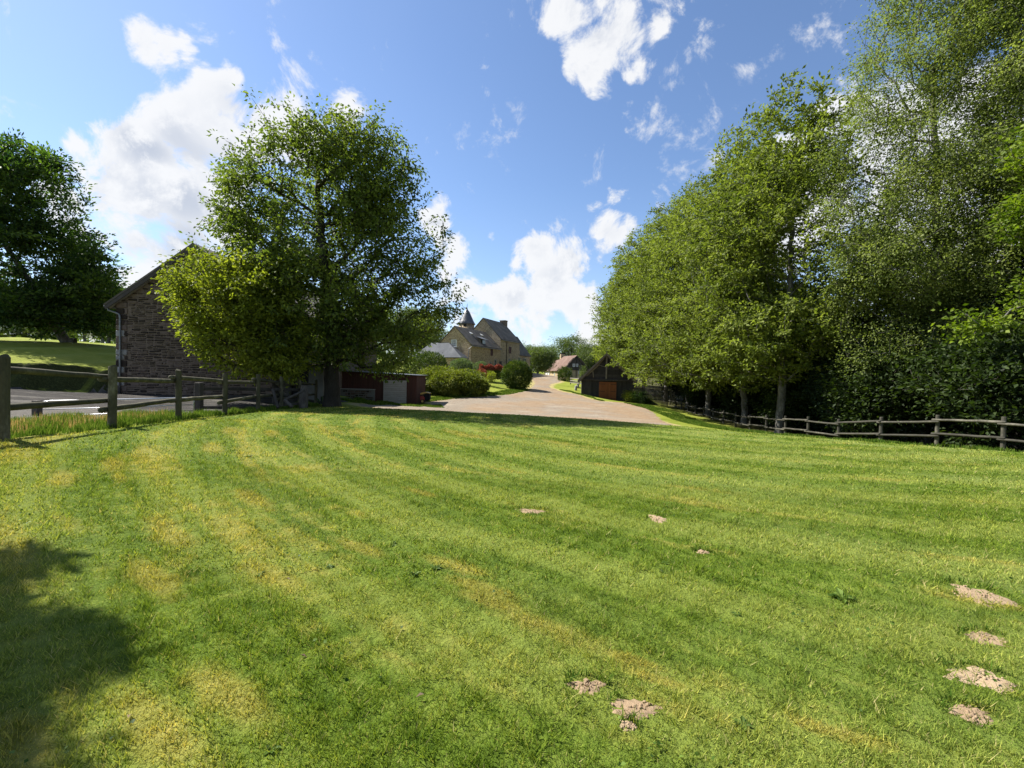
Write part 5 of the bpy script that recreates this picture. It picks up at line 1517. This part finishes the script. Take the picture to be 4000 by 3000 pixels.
# birch-like tree in the gap between the row and the nearer birch, farther away
# maple with bright leaves at the right edge
mb_ = lloc(4330, 17.6)
DM = 17.2
lob = [plobe(4100, 560, DM, 140, 90), plobe(4110, 830, DM, 140, 100), plobe(4070, 1130, DM, 140, 70), plobe(3850, 1240, DM, 90, 45, 80), plobe(3800, 1290, DM, 60, 30, 60), plobe(4260, 700, DM, 180, 280), plobe(3720, 1330 - 20, DM, 35, 18, 40)]
x, y, z = mb_
tree('maple_tree', mb_, lob, [(x, y, z - .2), (x, y, z + 1.5), (x - .3, y, z + 3.5), (x - .6, y, z + 6), (x - .6, y, z + 9)], .16, 620, 20, .24, .17, M['leaf_maple'], M['bark_grey'], 'bright yellow green maple boughs reaching in at the right edge', seed=51, gap=.16, shell=.6, droop=.15, flat=.3, along=.7, wfac=.8, gscale=.9)
for src, x, y, rz, sc, lab in [(l2, 27.5, 23.5, 2.0, .66, 'mid green tree filling the gap low behind the two birches'), (l3, 31, 31, 3.5, .72, 'mid green tree deep in the wood right of the first trunk'), (l2, 27, 17.5, 5.0, .70, 'mid green tree deep in the wood at the right edge')]:
    copy_thing(src, (x, y, gz(x, y) - .1), rz, sc, lab)
# pale leaning stems low down between the shrubs
for (qa, qb, r, lab) in [((3890, 1395, 20.2), (3965, 1530, 19.8), .10, 'pale slanting bare stem among the dark shrubs at the right edge'), ((3992, 1370, 19.9), (3985, 1560, 19.6), .13, 'pale upright bare stem at the very right edge among dark shrubs')]:
    a, b = at(*qa), at(*qb); b[2] = gz(b[0], b[1]) - .1
    o = wobble_tube('tree_stem', b, a, r * 1.2, r * .75, M['bark_grey'], None, 10, 6, .02); prop(o, lab, 'tree stem')

# dark shrubs filling the wood behind the fence
def shrub(name, loc, dims, ncl, per, spread, size, leafmat, label, cat='shrub', seed=1, nl=5, group=None, bark='bark_dark', gap=.06, shell=.6, **kw):
    x, y, z = loc; rx, ry, h = dims
    r_ = random.Random(seed)
    lob = [(x, y, z + h * .5, rx * .75, ry * .75, h * .48)]
    for k in range(nl):
        a = 2 * math.pi * k / nl + r_.uniform(-.4, .4); hz = r_.uniform(.28, .7)
        lob.append((x + rx * .5 * math.cos(a), y + ry * .5 * math.sin(a), z + h * hz, rx * r_.uniform(.42, .6), ry * r_.uniform(.42, .6), h * r_.uniform(.25, .36)))
    tr = [(x, y, z - .1), (x + .02, y, z + h * .2), (x, y + .03, z + h * .5), (x, y, z + h * .75)]
    return tree(name, loc, lob, tr, min(.12, h * .035), ncl, per, spread, size, leafmat, M[bark], label, cat=cat, group=group, seed=seed, gap=gap, shell=shell, **kw)
SG = 'dark shrubs in the wood behind the right fence'
def wloc(x, y): return np.array([x, y, gz(x, y) - .1])
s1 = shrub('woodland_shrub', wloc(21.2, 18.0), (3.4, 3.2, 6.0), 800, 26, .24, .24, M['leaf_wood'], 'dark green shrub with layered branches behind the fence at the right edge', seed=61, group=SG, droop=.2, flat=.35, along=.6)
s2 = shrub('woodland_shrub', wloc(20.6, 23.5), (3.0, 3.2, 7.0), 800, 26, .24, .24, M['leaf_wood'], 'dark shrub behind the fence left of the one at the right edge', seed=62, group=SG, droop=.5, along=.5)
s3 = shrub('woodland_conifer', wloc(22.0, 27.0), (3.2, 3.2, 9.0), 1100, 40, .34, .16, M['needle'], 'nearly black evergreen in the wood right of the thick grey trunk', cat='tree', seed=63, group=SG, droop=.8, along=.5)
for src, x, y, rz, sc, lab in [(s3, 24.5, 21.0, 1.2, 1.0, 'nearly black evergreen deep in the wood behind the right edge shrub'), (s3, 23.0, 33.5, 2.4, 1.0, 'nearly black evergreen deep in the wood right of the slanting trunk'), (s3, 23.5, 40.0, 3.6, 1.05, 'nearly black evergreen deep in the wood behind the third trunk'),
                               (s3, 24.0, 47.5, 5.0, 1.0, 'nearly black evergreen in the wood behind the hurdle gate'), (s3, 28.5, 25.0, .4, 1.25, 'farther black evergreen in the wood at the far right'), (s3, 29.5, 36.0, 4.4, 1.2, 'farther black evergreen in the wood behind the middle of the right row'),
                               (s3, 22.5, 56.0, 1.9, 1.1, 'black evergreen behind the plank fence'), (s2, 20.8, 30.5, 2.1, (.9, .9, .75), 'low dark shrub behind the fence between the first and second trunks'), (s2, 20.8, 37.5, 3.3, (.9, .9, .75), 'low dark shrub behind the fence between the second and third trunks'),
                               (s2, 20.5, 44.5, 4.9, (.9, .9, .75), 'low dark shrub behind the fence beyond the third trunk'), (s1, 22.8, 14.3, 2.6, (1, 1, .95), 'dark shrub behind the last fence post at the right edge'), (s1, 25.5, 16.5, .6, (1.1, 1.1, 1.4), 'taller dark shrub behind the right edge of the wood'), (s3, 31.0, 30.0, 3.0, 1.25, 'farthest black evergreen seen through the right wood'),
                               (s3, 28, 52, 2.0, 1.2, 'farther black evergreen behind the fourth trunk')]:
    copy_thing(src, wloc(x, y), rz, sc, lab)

# sapling leaves lit in the gloom, bush by the plank fence
shrub('bush', np.append(at(2462, 1560, 49)[:2], gz(*at(2462, 1560, 49)[:2])), (.9, .8, 1.35), 120, 40, .14, .09, M['leaf_lit'], 'round green bush at the foot of the plank fence right of the orange doors', cat='bush', seed=71)
shrub('bush', np.append(at(2510, 1570, 48.3)[:2], gz(*at(2510, 1570, 48.3)[:2])), (1.5, .9, 1.3), 150, 40, .16, .10, M['leaf_dark'], 'low dark bush beside the round one along the plank fence', cat='bush', seed=72)

# ------------------------------------------------------------------ garden in front of the manor
def bsurf(name, px, py, d, rx, h, ncl, per, spread, size, mat, label, seed, cat='bush', ry=None, **kw):
    p = at(px, py, d); p[2] = gz(p[0], p[1])
    f = d / F
    return shrub(name, p, (rx * f, (ry or rx) * f, h * f), ncl, per, spread, size, M[mat], label, cat=cat, seed=seed, **kw)
def ballbush(name, px, py, d, rx, h, n, size, mat, label, seed, cat='bush', bumpy=.05, core=None, spike=1.0):
    """clipped bush: leaves packed into a bumpy dome with stems inside"""
    p = at(px, py, d); g_ = p[2]; f = d / F; R_ = rx * f; Hh = h * f
    r_ = np.random.RandomState(seed)
    dd = unit(r_.normal(0, 1, (n, 3))); 
    bm_ = 1 + bumpy * 1.6 * fbm3(dd * 3.5, 1.0, seed) + bumpy * fbm3(dd * 9, 1.0, seed + 4)
    q = np.where(r_.uniform(0, 1, n) < .75, r_.uniform(.9, 1.04, n), r_.uniform(.5, .95, n)) * bm_
    P = np.array([p[0], p[1], g_ + Hh * .48])[None] + dd * q[:, None] * np.array([R_, R_, Hh * .52])[None]
    st = r_.uniform(0, 1, n) < .05; P = np.where(st[:, None], P + dd * np.array([R_, R_, Hh * .5])[None] * r_.uniform(.04, .2, n)[:, None], P)
    D_ = unit(dd * .8 + r_.normal(0, .45, (n, 3)) + [0, 0, .5 * spike])
    V, F_ = leaf_verts(P, D_, size * r_.uniform(.6, 1.3, n), .5, seed=seed)
    var = np.clip(.5 + .3 * fbm3(dd * 5, 1.0, seed + 7) + r_.normal(0, .16, n), 0, 1)
    root = thing(name, (p[0], p[1], g_), label, cat)
    cm = recenter(fastmesh('crown', V, F_, np.repeat(var, 2)), (p[0], p[1], g_)); link('crown', cm, M[mat], root)
    mb = MB()
    for k in range(9):
        a = 2.4 * k; c = np.array([p[0], p[1], g_ - .1])
        mb.tube([c, c + np.array([R_ * .3 * math.cos(a), R_ * .3 * math.sin(a), Hh * .4]), c + np.array([R_ * .7 * math.cos(a), R_ * .7 * math.sin(a), Hh * .7])], [.05, .035, .015], 5)
    mb.build('trunk', M['bark_dark'], root)
    return root
ballbush('clipped_bush', 2017, 1515, 50, 57, 101, 17000, .15, 'leaf_box', 'big round clipped evergreen bush beside the drive in front of the manor', 81, bumpy=.06)
JG = 'juniper mounds'
for i, (px, py, d, rx, h, n, lab) in enumerate([(1660, 1542, 40.5, 62, 88, 9000, 'spreading juniper mound, left one just behind the mower'), (1752, 1545, 39.5, 74, 92, 11000, 'spreading juniper mound, middle one of the bank below the manor'), (1842, 1545, 39.5, 62, 80, 9000, 'spreading juniper mound, right one ending at the green slope'),
                                           (1720, 1505, 43, 85, 70, 9000, 'juniper mound higher on the bank below the small slate wing'), (1815, 1508, 43, 75, 64, 8000, 'juniper mound higher on the bank below the manor corner')]):
    o = ballbush('juniper', px, py, d, rx, h, n, .17, 'leaf_juniper', lab, 90 + i, bumpy=.11, spike=-.2); o['group'] = JG
ballbush('laurel_bush', 1682, 1475, 50, 62, 95, 9000, .15, 'leaf_box', 'dark round leafy bush left of the manor wing', 97, bumpy=.1)
ballbush('grey_shrub', 1800, 1455, 56, 42, 52, 5000, .16, 'leaf_grey', 'grey green shrub against the manor gable wall', 98, bumpy=.15)
ballbush('round_shrub', 1876, 1462, 55, 26, 48, 3500, .11, 'leaf_grey', 'pale green rounded shrub left of the red hedge', 99, bumpy=.1)
for k, (px, mt, hh_) in enumerate([(1885, 'leaf_red', 40), (1905, 'leaf_red', 48), (1930, 'leaf_red', 50), (1952, 'leaf_red', 48)]):
    pass
def hedge(name, px0, px1, py, d, h, n, size, mats, label, seed):
    a, b = at(px0, py, d), at(px1, py, d + 1.5); f = d / F; Hh = h * f
    root = thing(name, (a + b) / 2, label, 'hedge')
    r_ = np.random.RandomState(seed)
    for part, mt, zlo, zhi, nn in (('shoots', mats[0], .62, 1.04, n), ('foliage', mats[1], .0, .72, n)):
        t = r_.uniform(0, 1, nn); z = r_.uniform(zlo, zhi, nn)
        y = r_.normal(0, 1, nn); y = np.sign(y) * np.minimum(np.abs(y) * .5, .75) * np.sqrt(np.clip(1.08 - z, 0, 1) * 1.2 + .15)
        P = a[None] * (1 - t)[:, None] + b[None] * t[:, None]
        P[:, 2] += z * Hh * (1 + .07 * np.sin(t * 17 + seed)); P[:, 1] += y
        D_ = unit(r_.normal(0, .5, (nn, 3)) + [0, 0, .7])
        V, F_ = leaf_verts(P, D_, size * r_.uniform(.6, 1.3, nn), .5, seed=seed)
        me = recenter(fastmesh(part, V, F_, np.repeat(r_.uniform(.1, .9, nn), 2)), root.location)
        link(part, me, M[mt], root)
    return root
hedge('red_hedge', 1872, 1963, 1483, 54, 54, 5000, .14, ('leaf_red', 'leaf_box'), 'long hedge with bright red young shoots on top in front of the manor', 7)
ballbush('small_shrub', 1882, 1494, 50, 19, 50, 1800, .11, 'leaf_red', 'rusty pinkish loose shrub at the left end of the red hedge', 101, bumpy=.2)
ballbush('small_shrub', 1918, 1493, 49, 17, 42, 1500, .10, 'leaf_lit', 'small bright green shrub in front of the red hedge', 102, bumpy=.2)
ballbush('lavender_bed', 2098, 1483, 88, 28, 14, 1800, .12, 'leaf_grey', 'low grey blue plants behind the chain posts', 103, bumpy=.2)
ballbush('conifer_bush', 2205, 1501, 74, 26, 62, 5000, .17, 'leaf_box', 'dark spiky conifer bush beside the wooden post on the drive', 104, bumpy=.25, spike=1.5)
ballbush('roadside_bush', 2277, 1492, 78, 14, 58, 1800, .15, 'leaf_far', 'loose reddish green shrub behind the white rails', 105, bumpy=.3)
ballbush('round_shrub', 1375, 1575, 39, 110, 150, 9000, .15, 'leaf_lit', 'bright sunlit shrub bank showing above the red shed roof', 106, bumpy=.2)
ballbush('laurel_bush', 1530, 1570, 40, 90, 150, 8000, .16, 'leaf_box', 'dark green bush behind the right end of the red shed', 107, bumpy=.15)
ballbush('round_shrub', 1640, 1500, 47, 60, 120, 6000, .16, 'leaf_box', 'green bush behind the mower reaching under the big tree', 108, bumpy=.15)

# ------------------------------------------------------------------ far trees
FG = 'trees in the far background'
ft = []
def fartree(px, py, d, Hh, R_, seed, mat, label, ncl=420, per=30, size=.42):
    p = at(px, py, d); p[2] = gz(p[0], p[1]); x, y, z = p
    r_ = random.Random(seed)
    lob = [(x, y, z + Hh * .55, R_ * .7, R_ * .7, Hh * .38)]
    for k in range(6):
        a = k * 1.05 + r_.uniform(-.3, .3)
        lob.append((x + R_ * .5 * math.cos(a), y + R_ * .5 * math.sin(a), z + Hh * r_.uniform(.35, .75), R_ * .5, R_ * .5, Hh * .2))
    return tree('distant_tree', p, lob, [(x, y, z - .3), (x, y, z + Hh * .3), (x, y, z + Hh * .6), (x, y, z + Hh * .85)], .28, ncl, per, .55, size, mat, M['bark_grey'], label, seed=seed, group=FG, gap=.08, shell=.6, droop=.4, along=.6)
t1 = fartree(2238, 1470, 135, 13.8, 7.2, 201, M['leaf_far'], 'rounded tree rising above the red roofed cottage')
t2 = fartree(2415, 1480, 82, 8.5, 4.6, 202, M['leaf_lit'], 'bright green tree behind the roof ridge of the black barn', size=.3)
t3 = fartree(2100, 1470, 105, 7.6, 4.6, 203, M['leaf_far'], 'green tree just right of the manor end wall', size=.36)
for src, px, d, rz, sc, lab in [(t1, 2128, 150, 1.0, (.8, .8, .78), 'pale far tree between manor and cottage'), (t3, 2165, 135, 2.0, (1.0, 1.0, .82), 'far low tree left of the cottage roof'), (t1, 2055, 140, 3.0, .75, 'far tree peeping over the right end of the manor roof'), (t1, 2300, 120, 4.0, (.8, .8, .8), 'far tree right of the cottage gable'),
                                (t3, 2345, 128, 5.0, 1.3, 'far tree left of the black barn roof'), (t1, 1700, 95, .5, (.75, .75, .68), 'tree behind the small slate wing of the manor'), (t1, 1640, 85, 1.5, (.8, .8, .8), 'tree behind the bushes left of the manor wing'), (t1, 1560, 80, 2.5, (.9, .9, .85), 'tree seen under the big tree left of the manor'),
                                (t3, 1745, 100, 3.2, 1.0, 'tree behind the manor left of the turret'), (t1, 400, 95, 2.2, (1.0, 1.0, 1.05), 'hazy tree beyond the far lawn just left of the stone barn'), (t1, 330, 110, 4.2, (1.1, 1.1, 1.0), 'hazy tree beyond the far lawn left of the one by the barn'), (t1, 230, 120, 5.4, 1.0, 'hazy tree behind the leaning trunk'),
                                (t1, 100, 125, .2, 1.0, 'hazy tree far beyond the left lawn'), (t1, -60, 125, 1.2, 1.1, 'hazy tree at the far left edge behind the dark tree'), (t3, 425, 70, 1.7, .9, 'low bright tree touching the left edge of the stone barn'),
                                (t1, 1420, 90, 3.7, .95, 'tree behind the shed'), (t1, 1300, 95, 4.9, .9, 'tree behind the big trunk'), (t1, 1180, 90, 0.9, .8, 'tree behind the lean-to')]:
    p = at(px, 1470, d); copy_thing(src, (p[0], p[1], gz(p[0], p[1]) - .2), rz, sc, lab)
# a far wood along the horizon
r_ = np.random.RandomState(77)
n = 26000
ang = r_.uniform(-1.75, 1.75, n); rad = 190 + 40 * r_.uniform(0, 1, n) + 12 * np.sin(ang * 9)
P = np.stack([np.sin(ang) * rad, np.cos(ang) * rad, np.zeros(n)], 1)
P[:, 2] = H(P[:, 0], P[:, 1]) + r_.uniform(0, 1, n) * (7.5 + 2.2 * np.sin(ang * 31) + 1.5 * np.sin(ang * 83 + 1))
V, F_ = leaf_verts(P, unit(r_.normal(0, 1, (n, 3))), r_.uniform(1.2, 2.4, n), .8, seed=5)
o = link('far_wood', fastmesh('far_wood', V, F_, np.repeat(r_.uniform(.1, .8, n), 2)), M['leaf_far']); prop(o, 'low far off wood along the horizon', 'wood', kind='stuff')

# tree outside the frame on the left whose shadow falls across the near lawn
sd_ = np.array([SV[0], SV[1]]) / SV[2]
def shlobe(px, py, h, rx, ry, rz):
    g_ = ground(px, py); return (g_[0] + sd_[0] * h, g_[1] + sd_[1] * h, g_[2] + h, rx, ry, rz)
lob = [shlobe(110, 2270, 5.2, .34, .22, .2), shlobe(450, 2430, 5.6, .46, .18, .18), shlobe(100, 2420, 5.4, .40, .22, .2), shlobe(720, 2440, 5.7, .34, .16, .16), shlobe(830, 2530, 5.2, .34, .14, .14), shlobe(300, 2600, 6.0, .42, .18, .2), shlobe(40, 2590, 6.3, .36, .26, .25),
       shlobe(430, 2262, 4.9, .12, .1, .1), shlobe(-480, 2350, 5.8, .5, .4, .35), shlobe(-560, 2600, 6.4, .5, .4, .35), shlobe(-60, 2960, 6.0, .3, .12, .2)]
px_, py_ = lob[8][0] - .3, lob[8][1] - .8
z_ = gz(px_, py_)
tree('deciduous_tree', (px_, py_, z_), lob, [(px_, py_, z_ - .1), (px_, py_, z_ + 2), (px_ + .1, py_ + .2, z_ + 4), (px_ + .2, py_ + .6, z_ + 5.6)], .13, 560, 36, .09, .14, M['leaf_big'], M['bark_dark'], 'young tree just outside the left edge casting a shadow on the near lawn', seed=301, gap=.12, shell=.4, droop=.5, along=.2)

# ------------------------------------------------------------------ rough grass, seed heads, verges
def band(n, line, wd, h, hv, w_, mat, name, label, cat, lo=.02, clump=6.0, lean=.5, thr=-.3, zoff=0.0, zsurf=None):
    line = [np.array(p[:2], float) for p in line]
    seg = np.array([np.linalg.norm(line[i + 1] - line[i]) for i in range(len(line) - 1)])
    k = rs.choice(len(seg), n, p=seg / seg.sum()); t = rs.uniform(0, 1, n)
    a = np.array(line[:-1])[k]; b = np.array(line[1:])[k]
    d = unit(b - a); nr = np.stack([-d[:, 1], d[:, 0]], 1)
    p = a + (b - a) * t[:, None] + nr * rs.uniform(-1, 1, n)[:, None] * wd
    c = nz(p[:, 0], p[:, 1], clump, 3)
    ok = c > thr + rs.uniform(-.25, .25, n); p, c = p[ok], c[ok]
    z = H(p[:, 0], p[:, 1]) - .02 + zoff
    P = np.c_[p, z]
    hh = (h + hv * rs.uniform(-1, 1, len(P))) * np.clip(.75 + .6 * c, .3, 1.4)
    return scatter_blades(name, P, hh, w_ * rs.uniform(.6, 1.3, len(P)), hh * rs.uniform(.1, .9, len(P)) * lean, M[mat], label, cat, lo=lo, seg=2)
fl = [(-8.35, 5.2), (-8.75, 8), (-9.1, 11), (-9.5, 14), (-9.6, 16.5), (-9.9, 19), (-10.1, 22)]
band(20000, fl, .40, .12, .07, .012, 'rough_blades', 'tall_grass', 'uncut tufts of grass and weeds along the foot of the left fence', 'grass', clump=4.5)
band(1900, [(-9.2, 6.6), (-9.7, 8.5), (-10.1, 10.5), (-10.3, 12)], .75, .22, .08, .006, 'sorrel', 'seed_heads', 'reddish flowering grasses behind the left fence', 'grass', clump=2.2, lean=.25, thr=-.5)
band(16000, [(-10.0, 6.3), (-10.4, 9), (-10.6, 11.5), (-10.5, 14)], 1.1, .16, .07, .011, 'rough_blades', 'tall_grass', 'weedy grass between the fence and the gravel yard', 'grass', clump=2.4)
band(9000, [(16.8, 13), (16.3, 18), (15.9, 22), (16.2, 30)], .8, .12, .05, .02, 'rough_blades', 'tall_grass', 'grass fringe at the foot of the right fence', 'grass', clump=1.7, thr=.1)
band(14000, [(-9.8, 26.5), (-9.4, 30), (-5, 31.2)], 1.2, .10, .05, .03, 'rough_blades', 'tall_grass', 'short rough grass in front of the red shed', 'grass', clump=2.0)
band(16000, [tuple(ground(*q)[:2] + np.array([-.2, .3])) for q in [(1650, 1568), (1800, 1548), (1900, 1545), (2000, 1533), (2060, 1520)]], .9, .11, .05, .035, 'rough_blades', 'tall_grass', 'grass edge of the slope below the junipers', 'grass', clump=1.8)
band(14000, [tuple(ground(*q)[:2] + np.array([.3, .2])) for q in [(2190, 1522), (2250, 1537), (2300, 1553), (2350, 1565)]] , .5, .08, .04, .03, 'rough_blades', 'tall_grass', 'thin grass along the foot of the black barn', 'grass', clump=1.8, thr=.2)
band(26000, [tuple(ground(*q)[:2]) for q in [(2480, 1578), (2560, 1596), (2640, 1625), (2700, 1648)]] + [(14.2, 22), (15, 17)], 1.3, .13, .06, .03, 'rough_blades', 'tall_grass', 'shaded grass between the drive and the right fence', 'grass', clump=1.4)
Q = []
for c, a, b in SOILW:
    n = int(25 + 450 * a); t = rs.uniform(.1, 3.0, n) + rs.normal(0, .25, n); q = rs.uniform(1.0, 1.35, n)
    Q.append(np.stack([c[0] + a * q * np.cos(t), c[1] + b * q * 1.1 * np.sin(t)], 1))
Q = np.concatenate(Q); Q = Q[nz(Q[:, 0], Q[:, 1], 9, 1) > -.25]
hh = rs.uniform(.025, .06, len(Q))
scatter_blades('grass_tufts', np.c_[Q, hL(Q[:, :1], Q[:, 1:])[:, 0]], hh, rs.uniform(.005, .009, len(Q)), hh * rs.uniform(.5, 1.3, len(Q)), M['rough_blades'], 'longer dark grass tufts on the rims of the bare soil patches', 'grass', lo=.01, seg=2)
n = 15000
y = np.sqrt(rs.uniform(1.5 ** 2, 9 ** 2, n)); x = rs.uniform(-1.25, 1.25, n) * y
k = (nz(x, y, 2.3, 8) + .5 * nz(x, y, 11, 4) > .55) & (sdist(LAWN, x[:, None], y[:, None])[:, 0] > .3)
x, y = x[k], y[k]; n = len(x)
C = np.stack([x, y, hL(x[:, None], y[:, None])[:, 0] + rs.uniform(.015, .032, n)], 1)
t = rs.uniform(0, 6.28, n)
V, F_ = leaf_verts(C, unit(np.stack([np.cos(t), np.sin(t), rs.uniform(-.1, .4, n)], 1)), rs.uniform(.012, .028, n), .9, seed=9)
o = link('clover', fastmesh('clover', V, F_, np.repeat(rs.uniform(0, 1, n), 2)), M['weed']); prop(o, 'small broad clover and plantain leaves scattered through the near lawn', 'ground cover', kind='stuff')
# lit leaves of a hosta like plant beside the trunk
p = at(1268, 1560, 22.2); p[2] = gz(p[0], p[1])
mb = MB()
for k in range(22):
    t = rnd.uniform(0, 6.28); L = rnd.uniform(.35, .65); d = Vector((math.cos(t) * .5, math.sin(t) * .5, 1)).normalized(); sd = Vector((-math.sin(t), math.cos(t), 0)) * .04
    b0 = Vector([float(q) for q in p]) + Vector((rnd.uniform(-.15, .15), rnd.uniform(-.15, .15), 0)); m1 = b0 + d * L * .6; tip = m1 + d * L * .3 + Vector((math.cos(t), math.sin(t), -.3)) * .12
    mb.add([b0, m1 - sd, tip, m1 + sd], [(0, 1, 2), (0, 2, 3)], rnd.random())
o = mb.build('iris_plant', M['leaf_grey']); prop(o, 'pale upright leafy plant left of the big tree trunk', 'plant')
